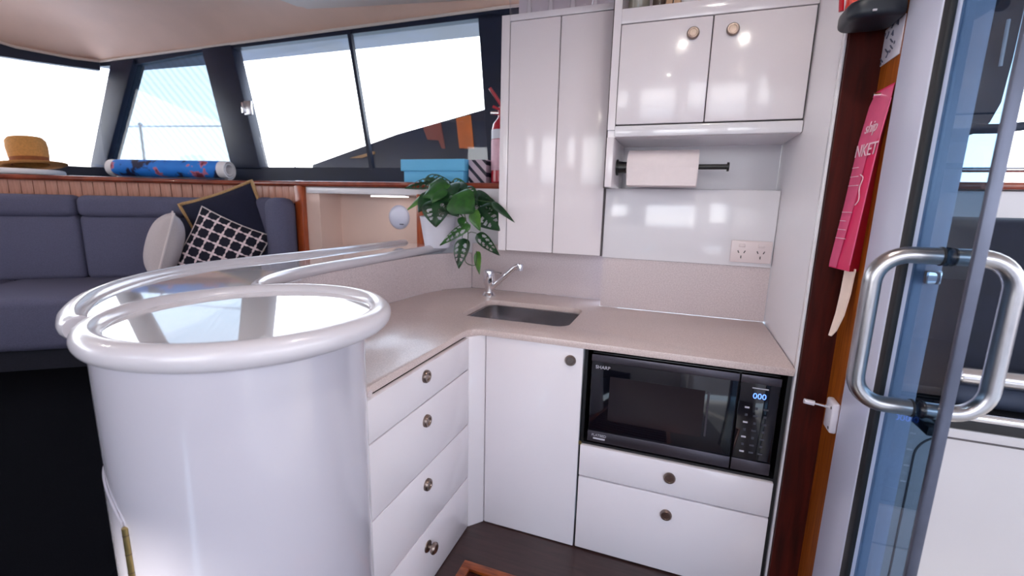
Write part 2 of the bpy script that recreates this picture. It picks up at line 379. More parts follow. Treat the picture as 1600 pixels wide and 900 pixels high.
struct('trim_4', G().tube(edge, .010, 8), 'cream', 'cream piping along the edge of the headliner')
# raised ceiling panel
A, B2 = Vector((-2.36, 2.58, 0)), Vector((-1.0, 2.74, 0))
pl = [(A.x, A.y), (B2.x, B2.y), (-.9, .9), (-2.75, .7)]
rp_ = spline([(A.x-.10, A.y-.25, 0), (A.x-.03, A.y-.05, 0), (A.x+.12, A.y+.012, 0), (B2.x, B2.y, 0), (-.92, 2.0, 0), (-.92, .9, 0), (-2.0, .8, 0), (-2.8, .9, 0)], 5, True)
struct('trim_5', G().prism([(p.x, p.y) for p in rp_], 2.535, 2.58), 'cream', 'cream raised ceiling panel', .012)
struct('trim_6', G().tube([kp(.72, 2.405, .10), kp(.95, 2.50, .25), kp(1.2, 2.57, .5)], .006, 6), 'cream', 'thin seam strip in the headliner')
# aft bulkhead on the right: white side panel, dark wood, orange wood, jamb
struct('wall_right', G().box(.38, .455, 1.585, 2.9, -.05, 2.6), 'wall_white', 'white side panel at the end of the galley', .004)
struct('trim_7', G().box(.3765, .384, 1.572, 1.60, 0, 2.6), 'gelcoat', 'white rounded edge strip of the side panel', .005)
struct('wall_timber', G().box(.384, .475, 1.558, 1.584, 0, 2.6), 'wood_dark', 'dark red-brown timber face beside the galley')
struct('wall_veneer', G().box(.465, .476, 1.43, 1.558, 0, 2.6), 'wood_orange', 'orange-brown timber face beside the door jamb')
struct('trim_8', G().prism(rrect(.462, .478, 1.252, 1.432, .007), 0, 2.6), 'alu_white', 'white aluminium door jamb')
struct('trim_9', G().box(.464, .4775, 1.226, 1.256, 0, 2.6), 'rubber', 'black rubber door seal', .004)
struct('trim_10', G().box(.479, .541, 1.237, 1.40, 0, 2.6), 'alu_white', 'outer face of the door jamb seen through the tinted glass', .003)
struct('wall_aft', G().box(.475, .56, 1.44, 2.9, -.05, 2.6).box(.475, .56, 1.40, 1.46, -.05, 2.6), 'wall_white', 'white outer face of the aft bulkhead')
struct('wall_aft_header', G().box(.462, .56, -1.8, 1.25, 2.25, 2.66), 'wall_white', 'white header above the sliding door')
struct('wall_aft_end', G().box(.462, .56, -1.8, -.60, -.05, 2.3), 'wall_white', 'white bulkhead end behind the camera')
# sliding glass door
d1 = bpy.data.objects.new('door_1', None); COL.objects.link(d1); d1.location = (.49, 1.12, 0); tag(d1, 'frameless tinted glass sliding door with steel handles', None, None, 'structure')
G().box(.486, .496, 1.022, 1.232, .03, 2.25).build('pane', 'tint_pane', d1, 0, False)
G().box(.482, .500, 1.010, 1.024, .03, 2.25).build('edge_strip', 'edge_metal', d1, .003)
for sx, x in ((1, .378), (-1, .600)):
    rr = .058; cz = 1.105; hh = .158; pts = []
    gx = .484 if sx > 0 else .498
    pts.append((gx, 1.116, cz+hh)); pts.append((x+sx*rr*1.15, 1.116, cz+hh))
    for a in range(0, 91, 10): pts.append((x+sx*(rr-rr*math.sin(R(a))), 1.116, cz+hh-rr+rr*math.cos(R(a))))
    for a in range(0, 91, 10): pts.append((x+sx*(rr-rr*math.cos(R(a))), 1.116, cz-hh+rr-rr*math.sin(R(a))))
    pts.append((x+sx*rr*1.15, 1.116, cz-hh)); pts.append((gx, 1.116, cz-hh))
    h = G().tube(pts, .0165, 20).build('handle', 'brushed', d1)
    for z in (cz+hh, cz-hh): G().cyl((gx-sx*.004, 1.116, z), (gx-sx*.0005, 1.116, z), .0185, 20).build('gasket', 'rubber', h)
G().box(.502, .53, 1.205, 1.23, 1.195, 1.225).build('lock_keeper', 'chrome', d1, .004)
G().box(.500, .525, 1.08, 1.15, .905, .925).build('lock_body', 'black_plastic', d1, .004)
# far side furniture below the window ledge --------------------------------
struct('wall_cubby', G().box(-2.25, -1.40, 2.62, 2.66, .9, 1.41).box(-2.345, -2.235, 2.42, 2.64, .9, 1.41).box(-1.455, -1.40, 2.43, 2.64, .9, 1.41), 'cubby', 'pinkish beige niche wall behind the bar')
struct('trim_11', G().box(-2.33, -1.40, 2.405, 2.62, 1.368, 1.408), 'wall_white', 'white rail over the niche', .006)
struct('wall_nook', G().box(-1.40, -.872, 2.362, 2.40, .855, 1.412), 'wall_white', 'white wall panel behind the potted plant')
ledge = [(-.872, 2.84), (-.872, 2.40), (-2.40, 2.40), (-2.93, 2.43), (-4.40, 1.31), (-5.0, .3), (-5.1, 1.0), (-4.62, 1.50), (-4.345, 2.42)]
struct('trim_12', G().prism(ledge, 1.425, 1.445), 'navy_frame', 'dark ledge under the windows')
tr = [(-.875, 2.395, 1.428), (-2.40, 2.395, 1.428), (-2.92, 2.425, 1.428), (-4.40, 1.300, 1.424), (-5.0, .29, 1.42)]
struct('trim_13', G().tube([tr[0], tr[1]], .017, 12).tube(tr[1:], .017, 12), 'wood_trim', 'polished timber edge along the ledge')
struct('trim_14', G().box(-2.415, -2.345, 2.385, 2.43, .6, 1.447), 'wood_post', 'timber post at the end of the settee', .012)
struct('trim_15', G().box(-1.485, -1.425, 2.385, 2.43, 1.06, 1.375), 'wood_post', 'timber post rising from the bar top', .008)
# veneer planking above the settee, plank by plank
base = bpy.data.objects.new('wall_veneer_fascia', None); COL.objects.link(base); tag(base, 'light timber planking above the settee', None, None, 'structure')
segs = [(Vector((-2.42, 2.415, 0)), Vector((-2.92, 2.44, 0))), (Vector((-2.93, 2.44, 0)), Vector((-4.40, 1.325, 0))), (Vector((-4.40, 1.325, 0)), Vector((-4.95, .4, 0)))]
pw = .062
pm = None
for a, b in segs:
    L = (b-a).length; k = int(L/pw); t = (b-a).normalized(); ang = math.atan2(t.y, t.x)
    for i in range(k):
        if pm is None:
            gq = G().box(.001, pw-.002, -.008, .008, 1.30, 1.425).build('plank', 'veneer', None, .003); pm = gq.data; o = gq
        else:
            o = bpy.data.objects.new('plank', pm); COL.objects.link(o)
        o.parent = base; o.location = a+t*(i*pw); o.rotation_euler = (0, 0, ang)

# ================================================================== GALLEY
ZC = .855
def knob_y(x, y, z, parent, r=.021, out=.012, m='pewter'):   # faces -Y
    k = G().lathe([(0, -out), (r*.55, -out), (r*.62, -out-.002), (r*.80, -out-.002), (r*.98, -out*.75), (r, -out*.4), (r*.92, 0), (0, 0)], (x, y, z), 24, 'Y').build('knob', m, parent)
    G().lathe([(0, -out-.0035), (r*.48, -out-.0035), (r*.5, -out+.001)], (x, y, z), 20, 'Y').build('button', 'pewter_dark', k) if parent.parent is None else None
    return k
def knob_x(x, y, z, parent, r=.021, out=.012, popped=False):    # faces +X
    if popped:
        return G().lathe([(0, .034), (r*.72, .034), (r*.95, .030), (r, .026), (r*.9, .020), (r*.32, .016), (r*.30, .006), (r*.95, .004), (r, 0), (0, 0)], (x, y, z), 24, 'X').build('knob', 'pewter', parent)
    return G().lathe([(0, out-.004), (r*.55, out-.004), (r*.62, out), (r*.85, out), (r, out*.6), (r*1.0, 0), (0, 0)], (x, y, z), 24, 'X').build('knob', 'pewter', parent)
# drawer unit along the left (fronts face +X)
XD = -.727
du = thing('drawer_unit', 'white bank of four drawers left of the corner, beside the round cabinet', 'drawers', (-1.0, 1.2, 0))
G().box(-1.26, XD-.022, .985, 1.53, 0, .82).build('body', 'seam_dark', du)
zs = [(.702, .826, .789), (.471, .698, .635), (.236, .467, .403), (.004, .232, .164)]
for z0, z1, kz in zs:
    d = G().box(XD-.02, XD, .912, 1.531, z0, z1).build('drawer', 'cab_white', du, .003)
    knob_x(XD, 1.208, kz, d, popped=(kz < .2))
# chamfered corner filler + sink cabinet
sc = thing('sink_cabinet', 'white corner cupboard with one door under the sink', 'cabinet', (-.5, 1.9, 0))
G().box(-1.0, -.30, 1.66, 2.15, 0, .64).build('body', 'seam_dark', sc)
G().prism([(XD, 1.533), (XD-.02, 1.533), (XD-.02, 1.64), (-.68, 1.64), (-.682, 1.586)], 0, .83).build('corner_filler', 'cab_white', sc, .003)
d = G().box(-.678, -.292, 1.585, 1.607, .004, .83).build('door', 'cab_white', sc, .003)
knob_y(-.337, 1.585, .776, d)
# microwave cabinet
mc = thing('microwave_cabinet', 'white base cabinet holding the microwave over two drawers', 'cabinet', (.05, 1.9, 0))
g = G().box(-.288, -.276, 1.60, 2.1, 0, .83).box(.366, .378, 1.60, 2.1, 0, .83).box(-.276, .366, 1.60, 2.1, .44, .456).box(-.276, .366, 2.09, 2.1, 0, .83)
g.build('carcass', 'black', mc)
for z0, z1, kz in ((.319, .447, .390), (.006, .314, .242)):
    d = G().box(-.285, .366, 1.585, 1.604, z0, z1).build('drawer', 'cab_white', mc, .004)
    knob_y(.042, 1.585, kz, d)
G().cyl((-.287, 1.593, .452), (-.287, 1.588, .452), .007, 14).build('magnet_catch', 'brass', mc)
# microwave
mw = thing('microwave', 'black microwave oven with steel trims and blue display', 'microwave', (.05, 1.8, .458))
G().box(-.262, .352, 1.625, 2.02, .458, .808).build('body', 'black', mw, .004)
dr = G().box(-.262, .229, 1.605, 1.624, .462, .806).build('door', 'mw_glass', mw, .004)
G().box(-.262, .229, 1.600, 1.606, .779, .806).build('top_trim', 'mw_trim', dr, .002)
G().box(-.262, .229, 1.600, 1.606, .462, .505).build('bottom_trim', 'mw_trim', dr, .002)
G().box(-.192, .130, 1.6035, 1.6055, .555, .727).build('window', 'mw_window', dr)
G().box(.139, .145, 1.602, 1.6055, .562, .727).build('window_edge', 'mw_trim', dr)
lettering('SHARP', .018, (-.247, 1.6035, .752), (1, 0, 0), (0, 0, 1), 'mw_print', dr)
lettering('FLATBED', .0135, (-.246, 1.5985, .486), (1, 0, 0), (0, 0, 1), 'mw_print', dr)
G().box(-.240, -.196, 1.5985, 1.600, .474, .480).build('small_print', 'mw_print', dr)
cp = G().box(.233, .352, 1.605, 1.624, .462, .806).build('control_panel', 'mw_glass', mw, .004)
G().box(.233, .352, 1.600, 1.606, .779, .806).build('top_trim', 'mw_trim', cp, .002)
G().box(.233, .352, 1.600, 1.606, .462, .505).build('bottom_trim', 'mw_trim', cp, .002)
lettering('000', .027, (.274, 1.6035, .727), (1, 0, 0), (0, 0, 1), 'led_blue', cp, 'display')
G().box(.270, .318, 1.6035, 1.6055, .761, .7645).build('small_print', 'mw_print', cp)
kme = None
for r_ in range(7):
    for c_ in range(3):
        x, z = .262+c_*.028, .692-r_*.0265
        G().box(x-.007, x+.007, 1.6035, 1.6055, z-.0028, z+.0028).build('key', 'mw_keys' if c_ else 'mw_print', cp) if (r_+c_) % 2 == 0 or r_ > 5 else G().box(x-.004, x+.004, 1.6035, 1.6055, z-.004, z+.004).build('key', 'mw_keys', cp)

# worktop
CX, CY, RD = -.902, .72, .26
arc = []
for a in range(58, 181, 8): arc.append((CX+(RD+.004)*math.cos(R(a)), CY+(RD+.004)*math.sin(R(a))))
arc = [p for p in arc if p[0] < -.742]
outer = [(-.742, CY+math.sqrt((RD+.004)**2-(.16)**2)), (-.742, 1.50), (-.738, 1.535), (-.722, 1.558), (-.70, 1.568), (-.66, 1.572), (.377, 1.572), (.377, 2.19), (-.336, 2.19), (-.336, 2.338), (-1.095, 2.338), (-1.15, 2.285), (-1.189, 2.228), (-1.222, 2.165), (-1.244, 2.1), (-1.26, 2.03), (-1.267, 1.96), (-1.275, 1.82), (-1.278, 1.6), (-1.278, .78)] + arc[::-1]
sink_hole = rrect(-.878, -.392, 1.742, 2.088, .055, 6)
wt = ngon_hole(outer, [sink_hole], ZC, .026).build('worktop', 'stone', None, .004)
tag(wt, 'pale beige speckled stone worktop wrapping round the corner', 'worktop')
# sink
sk = thing('sink', 'stainless steel undermount sink set in the worktop', 'sink', (-.635, 1.915, .68))
lo = rrect(-.872, -.398, 1.748, 2.082, .05, 6); hi = rrect(-.885, -.385, 1.735, 2.095, .06, 6); bt = rrect(-.850, -.420, 1.770, 2.060, .05, 6)
n = len(lo); g = G()
g.add([(x, y, ZC-.027) for x, y in hi]+[(x, y, ZC-.028) for x, y in lo]+[(x, y, .70) for x, y in lo]+[(x, y, .685) for x, y in bt],
      [(i, (i+1) % n, n+(i+1) % n, n+i) for i in range(n)]+[(n+i, n+(i+1) % n, 2*n+(i+1) % n, 2*n+i) for i in range(n)]+[(2*n+i, 2*n+(i+1) % n, 3*n+(i+1) % n, 3*n+i) for i in range(n)]+[tuple(range(3*n, 4*n))])
g.build('bowl', 'steel', sk)
G().lathe([(0, .004), (.02, .004), (.026, .006), (.034, .004), (.036, 0)], (-.62, 1.93, .685), 24).build('drain', 'chrome', sk)
# tap
tp = thing('mixer_tap', 'chrome mixer tap with angled spout beside the plant', 'tap', (-.915, 2.17, ZC))
x, y = -.915, 2.17
G().lathe([(0, 0), (.036, 0), (.036, .006), (.030, .012), (.026, .02), (.0, .02)], (x, y, ZC), 24).build('base', 'chrome', tp)
G().lathe([(.022, .015), (.022, .055), (.026, .062), (.029, .075), (.030, .125), (.027, .136), (.015, .142), (0, .143)], (x, y, ZC), 24).build('body', 'chrome', tp)
G().tube(spline([(x+.008, y, ZC+.038), (x+.05, y-.005, ZC+.075), (x+.12, y-.012, ZC+.140), (x+.150, y-.016, ZC+.166), (x+.172, y-.02, ZC+.176)], 5), .012, 14).build('spout', 'chrome', tp)
G().lathe([(0, .012), (.014, .012), (.016, .006), (.016, -.022), (.012, -.024), (0, -.02)], (x+.176, y-.02, ZC+.172), 20).build('aerator', 'chrome', tp)
G().tube([(x+.02, y-.01, ZC+.128), (x+.055, y-.02, ZC+.130), (x+.075, y-.026, ZC+.128)], [.004, .004, .006], 10).build('lever', 'chrome', tp)
# splashbacks
sp = thing('splashback', 'speckled stone splashback lining the worktop', 'splashback', (-.6, 2.35, ZC))
G().box(-1.093, -.338, 2.340, 2.36, ZC, 1.108).build('sink_panel', 'stone_wall', sp)
G().box(-.334, .378, 2.190, 2.215, ZC, 1.094).build('socket_panel', 'stone_wall', sp)
up = [(-1.095, 2.338), (-1.15, 2.285), (-1.189, 2.228), (-1.222, 2.165), (-1.244, 2.1), (-1.26, 2.03), (-1.267, 1.96), (-1.275, 1.82), (-1.278, 1.6), (-1.278, .99)]
g = G(); m_ = len(up)
g.hexa([(x, y, ZC) for x, y in up]+[(x-.02, y+(.012 if i < 6 else 0), ZC) for i, (x, y) in reversed(list(enumerate(up)))], [(x, y, 1.056) for x, y in up]+[(x-.02, y+(.012 if i < 6 else 0), 1.056) for i, (x, y) in reversed(list(enumerate(up)))])
g.build('curved_panel', 'stone_wall', sp)
# white panel over the socket splashback, with the niche behind the paper towel
wp2 = thing('niche_panel', 'white panel with paper towel niche under the wall cabinet', 'wall panel', (0, 2.2, 1.095))
G().box(-.338, .379, 2.178, 2.215, 1.094, 1.418).build('lower_panel', 'gelcoat', wp2, .006)
G().box(-.30, .379, 2.30, 2.32, 1.418, 1.62).build('niche_back', 'wall_white', wp2)
G().box(-.30, .379, 2.215, 2.30, 1.40, 1.417).build('niche_floor', 'wall_white', wp2)
G().box(-.310, -.281, 1.945, 2.32, 1.415, 1.612).build('niche_side', 'cab_white', wp2, .003)
G().box(-.338, -.310, 2.10, 2.32, 1.415, 2.30).build('filler', 'seam_dark', wp2)
# power outlet
po = thing('power_outlet', 'white double power outlet on the wall above the worktop', 'outlet', (.30, 2.178, 1.11))
G().box(.214, .372, 2.166, 2.179, 1.112, 1.206).build('plate', 'outlet', po, .004)
for cx in (.256, .330):
    G().box(cx-.012, cx+.012, 2.161, 2.168, 1.178, 1.192).build('switch', 'outlet', po, .002)
    for dx, dz, a in ((-.012, .0, 25), (.012, 0, -25), (0, -.022, 0)):
        c, s = math.cos(R(a)), math.sin(R(a)); zc = 1.158+dz; w, h = .0018, .006
        q = [(cx+dx+(px*c-pz*s), zc+(px*s+pz*c)) for px, pz in ((-w, -h), (w, -h), (w, h), (-w, h))]
        G().hexa([(p[0], 2.1652, p[1]) for p in q], [(p[0], 2.170, p[1]) for p in q]).build('slot', 'black', po)
# wall cabinet right
wc = thing('wall_cabinet', 'white two-door wall cabinet with open shelf over the niche', 'cabinet', (.04, 2.1, 1.612))
g = G().box(-.310, .379, 1.96, 2.32, 1.612, 1.640).box(-.310, -.281, 1.945, 2.32, 1.640, 2.55).box(-.281, .379, 2.30, 2.32, 1.64, 2.55).box(-.281, .379, 1.96, 2.30, 2.06, 2.082)
g.build('carcass', 'cab_white', wc)
G().box(-.281, .379, 1.940, 1.962, 1.612, 1.655).build('bottom_rail', 'gelcoat', wc, .006)
G().box(-.281, .379, 1.942, 1.962, 2.030, 2.084).build('shelf_rail', 'cab_white', wc, .003)
G().box(.043, .379, 1.942, 1.962, 2.084, 2.55).build('upper_panel', 'cab_white', wc, .003)
G().box(-.281, .379, 1.958, 1.964, 1.65, 2.035).build('door_recess', 'seam_dark', wc)
for x0, x1, kx in ((-.278, .0485, -.016), (.0515, .374, .117)):
    d = G().box(x0, x1, 1.938, 1.957, 1.659, 2.026).build('door', 'cab_white', wc, .004)
    knob_y(kx, 1.938, 1.971, d, .022)
# jars on its open shelf
for i, (x, r_, h, m, lab) in enumerate(((-.225, .040, .13, 'jar_glass', 'clear brownish glass jar at the left end of the open shelf'), (-.150, .024, .11, 'jar_dark', 'dark jar beside the glass jar on the open shelf'), (-.040, .028, .12, 'jar_white', 'white jar right of the tan cartons on the open shelf'), (.010, .020, .11, 'tan_box', 'tan jar at the right end of the open shelf'))):
    j = thing('storage_jar', lab, 'jar', (x, 2.0, 2.082), 'jars on the open shelf')
    G().lathe([(0, 0), (r_*.9, 0), (r_, .006), (r_, h*.75), (r_*.8, h*.82), (r_*.8, h*.86), (0, h*.86)], (x, 2.0, 2.083), 24).build('body', m, j)
    G().lathe([(r_*.9, h*.84), (r_*.9, h), (0, h)], (x, 2.0, 2.083), 24).build('lid', 'black_plastic', j)
for i, x in enumerate((-.112, -.083)):
    tag(G().box(x-.012, x+.012, 1.985, 2.06, 2.083, 2.20).build('carton', 'tan_box', None, .002), ('tan carton next to the dark jar on the open shelf', 'tan carton next to the white jar on the open shelf')[i], 'carton')
# tall cupboard left
tcb = thing('tall_cupboard', 'glossy white tall cupboard with two slim doors above the sink', 'cupboard', (-.6, 2.4, 1.1))
G().box(-.868, -.340, 2.186, 2.80, 1.100, 2.20).build('body', 'cab_white', tcb, .003)
G().box(-.868, -.826, 2.166, 2.188, 1.100, 2.20).build('stile', 'cab_white', tcb, .003)
G().box(-.826, -.340, 2.180, 2.187, 1.100, 2.20).build('door_recess', 'seam_dark', tcb)
G().box(-.826, -.340, 2.168, 2.187, 2.172, 2.20).build('top_rail', 'cab_white', tcb, .002)
G().box(-.822, -.582, 2.164, 2.181, 1.102, 2.168).build('door', 'gloss_cream', tcb, .003)
G().box(-.578, -.346, 2.164, 2.181, 1.102, 2.168).build('door', 'gloss_cream', tcb, .003)
G().box(-.868, -.345, 2.40, 2.42, 2.20, 2.56).build('back_panel', 'cab_white', tcb)
for i, x in enumerate((-.810, -.705, -.600, -.495, -.395)):
    t = tag(G().lathe([(0, .004), (.036, .004), (.038, .010), (.046, .115), (.048, .115), (.040, .003), (.036, 0), (0, 0)], (x, 2.235, 2.201), 28).build('tumbler', 'tumbler'),
            ('leftmost clear tumbler on top of the tall cupboard', 'second clear tumbler from the left on the tall cupboard', 'middle one of five clear tumblers on the tall cupboard', 'second clear tumbler from the right on the tall cupboard', 'rightmost clear tumbler on top of the tall cupboard')[i], 'glass', 'clear tumblers on the tall cupboard')
# paper towel
pt = thing('paper_towel_holder', 'black horizontal paper towel rail in the niche', 'towel holder', (-.27, 2.07, 1.50))
G().cyl((-.280, 2.07, 1.502), (-.272, 2.07, 1.502), .034, 24).build('flange', 'black', pt)
G().cyl((-.272, 2.07, 1.502), (-.235, 2.07, 1.502), .026, 20, .024).build('mount', 'black', pt)
G().cyl((-.24, 2.07, 1.504), (.158, 2.07, 1.504), .0105, 16).build('rail', 'black', pt)
G().cyl((.156, 2.07, 1.504), (.164, 2.07, 1.504), .018, 20).build('end_stop', 'black', pt)
roll = thing('paper_towel_roll', 'white roll of paper towel on the black rail', 'paper towel', (-.09, 2.07, 1.495))
G().lathe([(.021, -.230), (.074, -.230), (.0755, -.228), (.0755, .046), (.074, .048), (.021, .048), (.021, -.230)], (0, 2.07, 1.496), 40, 'X').build('sheet_roll', 'paper', roll)
G().lathe([(.0195, -.231), (.0205, -.231), (.0205, .049), (.0195, .049)], (0, 2.07, 1.496), 20, 'X').build('core', 'tan_box', roll)
G().box(-.226, .044, 1.9925, 1.9945, 1.425, 1.496).build('loose_sheet', 'paper', roll)

# ================================================================== BAR AND ROUND CABINET
LX, LY, LR = -.892, .739, .278
outp = [(-1.578, 2.40, 0), (-1.588, 2.0, 0), (-1.605, 1.6, 0), (-1.635, 1.32, 0), (-1.632, 1.12, 0), (-1.555, .91, 0), (-1.42, .725, 0), (-1.275, .605, 0), (-1.165, .545, 0), (-1.125, .535, 0)]
innp = [(-1.285, 2.355, 0), (-1.287, 1.9, 0), (-1.287, 1.45, 0), (-1.275, 1.25, 0), (-1.235, 1.10, 0), (-1.175, 1.005, 0), (-1.13, .962, 0)]
so, si = spline(outp, 5), spline(innp, 5)
bar = thing('bar_counter', 'glossy white raised bar counter with rounded rails curving round the lid', 'bar counter', (-1.45, 1.6, 0))
arcb = [(LX+.300*math.cos(R(a)), LY+.300*math.sin(R(a))) for a in range(223, 133, -9)]
poly = [(p.x, p.y) for p in so]+arcb+[(p.x, p.y) for p in reversed(si)]
G().prism(poly, 1.048, 1.082).build('top', 'lid_white', bar)
def rail(path, z, w, h, n=14, closed=False):   # flattened round section
    g = G(); P = [Vector((p.x, p.y, z)) for p in path]; N = len(P); vs = []; fs = []
    for i, p in enumerate(P):
        a = P[i-1] if i else p; b = P[i+1] if i < N-1 else p; t = (b-a).normalized(); x = Vector((t.y, -t.x, 0))
        vs += [p + x*w*math.cos(2*PI*k/n) + Vector((0, 0, h*math.sin(2*PI*k/n))) for k in range(n)]
    for i in range(N-1): fs += [(i*n+k, i*n+(k+1) % n, (i+1)*n+(k+1) % n, (i+1)*n+k) for k in range(n)]
    fs += [tuple(range(n-1, -1, -1)), tuple(range((N-1)*n, N*n))]
    return g.add(vs, fs)
rail(so, 1.076, .026, .026).build('outer_rail', 'rail_white', bar)
rail(si, 1.076, .024, .022).build('inner_rail', 'rail_white', bar)
bw = [(-1.555, 2.38), (-1.565, 1.6), (-1.58, 1.25), (-1.50, .95), (-1.36, .80), (-1.20, .72), (-1.17, .80), (-1.20, .95), (-1.30, 1.0), (-1.30, 2.36)]
G().prism(bw, 0, 1.048).build('body', 'gelcoat', bar)
# round cabinet
dc = thing('round_cabinet', 'large white cylindrical cabinet with a rimmed lid in the foreground', 'cabinet', (CX, CY, 0))
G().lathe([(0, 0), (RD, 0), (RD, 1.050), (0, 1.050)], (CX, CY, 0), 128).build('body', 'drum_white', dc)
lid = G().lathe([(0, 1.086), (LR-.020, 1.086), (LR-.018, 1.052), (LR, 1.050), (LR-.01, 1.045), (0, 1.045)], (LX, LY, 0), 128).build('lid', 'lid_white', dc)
G().tube([(LX+LR*math.cos(2*PI*k/128), LY+LR*math.sin(2*PI*k/128), 1.078) for k in range(128)], .0255, 20, True).build('rim', 'rail_white', lid)
# curved door with its piano hinge on the side
g = G(); NA, NZ = 24, 1; th0, th1 = R(-96), R(-190); pts = []
def dtop(a):   # top edge rises from the hinge corner to the middle
    u = (a-th0)/(th1-th0); return .742+.062*(1-(1-min(1, u/.30))**2)
def shell(r):
    return [(CX+r*math.cos(th0+(th1-th0)*i/NA), CY+r*math.sin(th0+(th1-th0)*i/NA)) for i in range(NA+1)]
ri, ro = RD+.0005, RD+.004; a_ = shell(ri); b_ = shell(ro); vs = []; 
for i in range(NA+1):
    zt = dtop(th0+(th1-th0)*i/NA)
    vs += [(a_[i][0], a_[i][1], .42), (a_[i][0], a_[i][1], zt), (b_[i][0], b_[i][1], .42), (b_[i][0], b_[i][1], zt)]
fs = []
for i in range(NA):
    k, l = 4*i, 4*i+4
    fs += [(k+2, l+2, l+3, k+3), (k, k+1, l+1, l), (k+1, k+3, l+3, l+1), (k, l, l+2, k+2)]
fs += [(0, 2, 3, 1), (4*NA, 4*NA+1, 4*NA+3, 4*NA+2)]
dd = g.add(vs, fs).build('door', 'drum_white', dc)
ha = R(-94.3); hx, hy = CX+(RD+.002)*math.cos(ha), CY+(RD+.002)*math.sin(ha)
hg = G().cyl((hx, hy, .41), (hx, hy, .735), .0058, 14).build('hinge', 'brass', dd)
for z in [.44+.04*k for k in range(8)]: G().cyl((hx, hy, z), (hx, hy, z+.0012), .0063, 14).build('knuckle_joint', 'pewter_dark', hg)
G().box(-.796, -.738, .935, .960, .735, .845).build('end_bracket', 'stone_wall', dc, .01)

# ================================================================== PLANT
px_, py_ = -1.275, 2.275
pl = thing('potted_plant', 'green swiss cheese plant trailing from a white pot on the bar end', 'plant', (px_, py_, 1.0825))
G().lathe([(0, 1.0825), (.070, 1.0825), (.075, 1.088), (.100, 1.248), (.102, 1.254), (.096, 1.256), (.093, 1.245), (0, 1.236)], (px_, py_, 0), 40).build('pot', 'pot', pl)
G().lathe([(0, 1.242), (.05, 1.244), (.094, 1.240)], (px_, py_, 0), 28).build('soil', 'soil', pl)
LV = [(-1.298, 2.31, 1.45, -1.474, 2.25, 1.416, 0.053, 0), (-1.263, 2.23, 1.409, -1.414, 2.17, 1.301, 0.051, 1), (-1.224, 2.16, 1.351, -1.196, 2.1, 1.219, 0.107, 0), (-1.302, 2.23, 1.434, -1.155, 2.17, 1.352, 0.094, 2), (-1.241, 2.35, 1.439, -1.104, 2.29, 1.421, 0.053, 2), (-1.122, 2.16, 1.377, -0.986, 2.1, 1.301, 0.114, 2), (-1.142, 2.31, 1.388, -0.94, 2.25, 1.353, 0.043, 0), (-1.066, 2.27, 1.347, -0.887, 2.21, 1.311, 0.076, 0), (-0.997, 2.2, 1.316, -0.862, 2.14, 1.215, 0.098, 0), (-1.0, 2.13, 1.3, -0.933, 2.07, 1.207, 0.044, 1), (-0.898, 2.15, 1.342, -0.76, 2.09, 1.255, 0.024, 0), (-1.008, 2.11, 1.23, -1.146, 2.05, 1.128, 0.056, 2), (-1.063, 2.15, 1.153, -1.064, 2.09, 1.008, 0.082, 0), (-1.01, 2.21, 1.177, -0.863, 2.15, 1.083, 0.058, 0), (-0.991, 2.17, 1.086, -0.953, 2.11, 0.981, 0.041, 1), (-1.063, 2.15, 1.266, -1.042, 2.09, 1.221, 0.032, 2), (-1.424, 2.37, 1.465, -1.22, 2.31, 1.45, 0.055, 0), (-1.109, 2.36, 1.39, -0.988, 2.3, 1.382, 0.035, 0), (-1.193, 2.19, 1.409, -1.235, 2.13, 1.342, 0.066, 2), (-1.002, 2.29, 1.357, -0.904, 2.23, 1.286, 0.051, 2), (-1.23, 2.25, 1.36, -1.10, 2.16, 1.28, .08, 0), (-1.20, 2.27, 1.40, -1.06, 2.2, 1.39, .09, 0), (-1.28, 2.22, 1.38, -1.32, 2.14, 1.29, .07, 0), (-1.17, 2.22, 1.43, -1.30, 2.15, 1.37, .08, 2), (-1.12, 2.24, 1.41, -1.0, 2.18, 1.34, .08, 0), (-1.2, 2.24, 1.43, -1.12, 2.15, 1.37, .09, 0)]
vc = Vector((-.05, -1, .25)).normalized()
def leaf(b, t, w, m, k):
    b, t = Vector(b), Vector(t); ax = t-b; L = ax.length; ax.normalize()
    rnd = random.Random(k); nrm = (vc + Vector((rnd.uniform(-.35, .35), 0, rnd.uniform(.0, .5)))); nrm = (nrm-ax*nrm.dot(ax)).normalized(); sd = ax.cross(nrm)
    NU, NV = 22, 16; vs = []; fs = []
    prof = lambda u: (math.sin(PI*min(1, u**.62)))**.8*(1-.25*u) if u < 1 else 0
    w2 = w*(.62 if b.z < 1.25 else .78)
    holes = [(u0, sg*v0) for u0 in (.25, .42, .58, .73) for v0 in (.52,) for sg in (-1, 1)] if w > .05 and (b.z < 1.36 or k % 4 == 0) else []
    for i in range(NU+1):
        u = i/NU; ww = max(.0006, prof(max(1e-4, u))*w2)
        for j in range(NV+1):
            v = j/NV*2-1
            p = b + ax*(u*L + abs(v)**2*.03*L*(1 if u > .3 else -1)) + sd*(v*ww) + nrm*(-.16*w*v*v - .10*L*(u-.4)**2*2)
            vs.append(p)
    for i in range(NU):
        for j in range(NV):
            u, v = (i+.5)/NU, (j+.5)/NV*2-1
            if any(((u-h[0]-abs(v)*.06+.03)/.055)**2+((v-h[1])/.25)**2 < 1 for h in holes): continue
            q = i*(NV+1)+j; fs.append((q, q+1, q+NV+2, q+NV+1))
    return G().add(vs, fs).build('leaf', ('leaf', 'leaf_lime', 'leaf_mid')[m], pl)
root = Vector((px_, py_, 1.24))
sg = G()
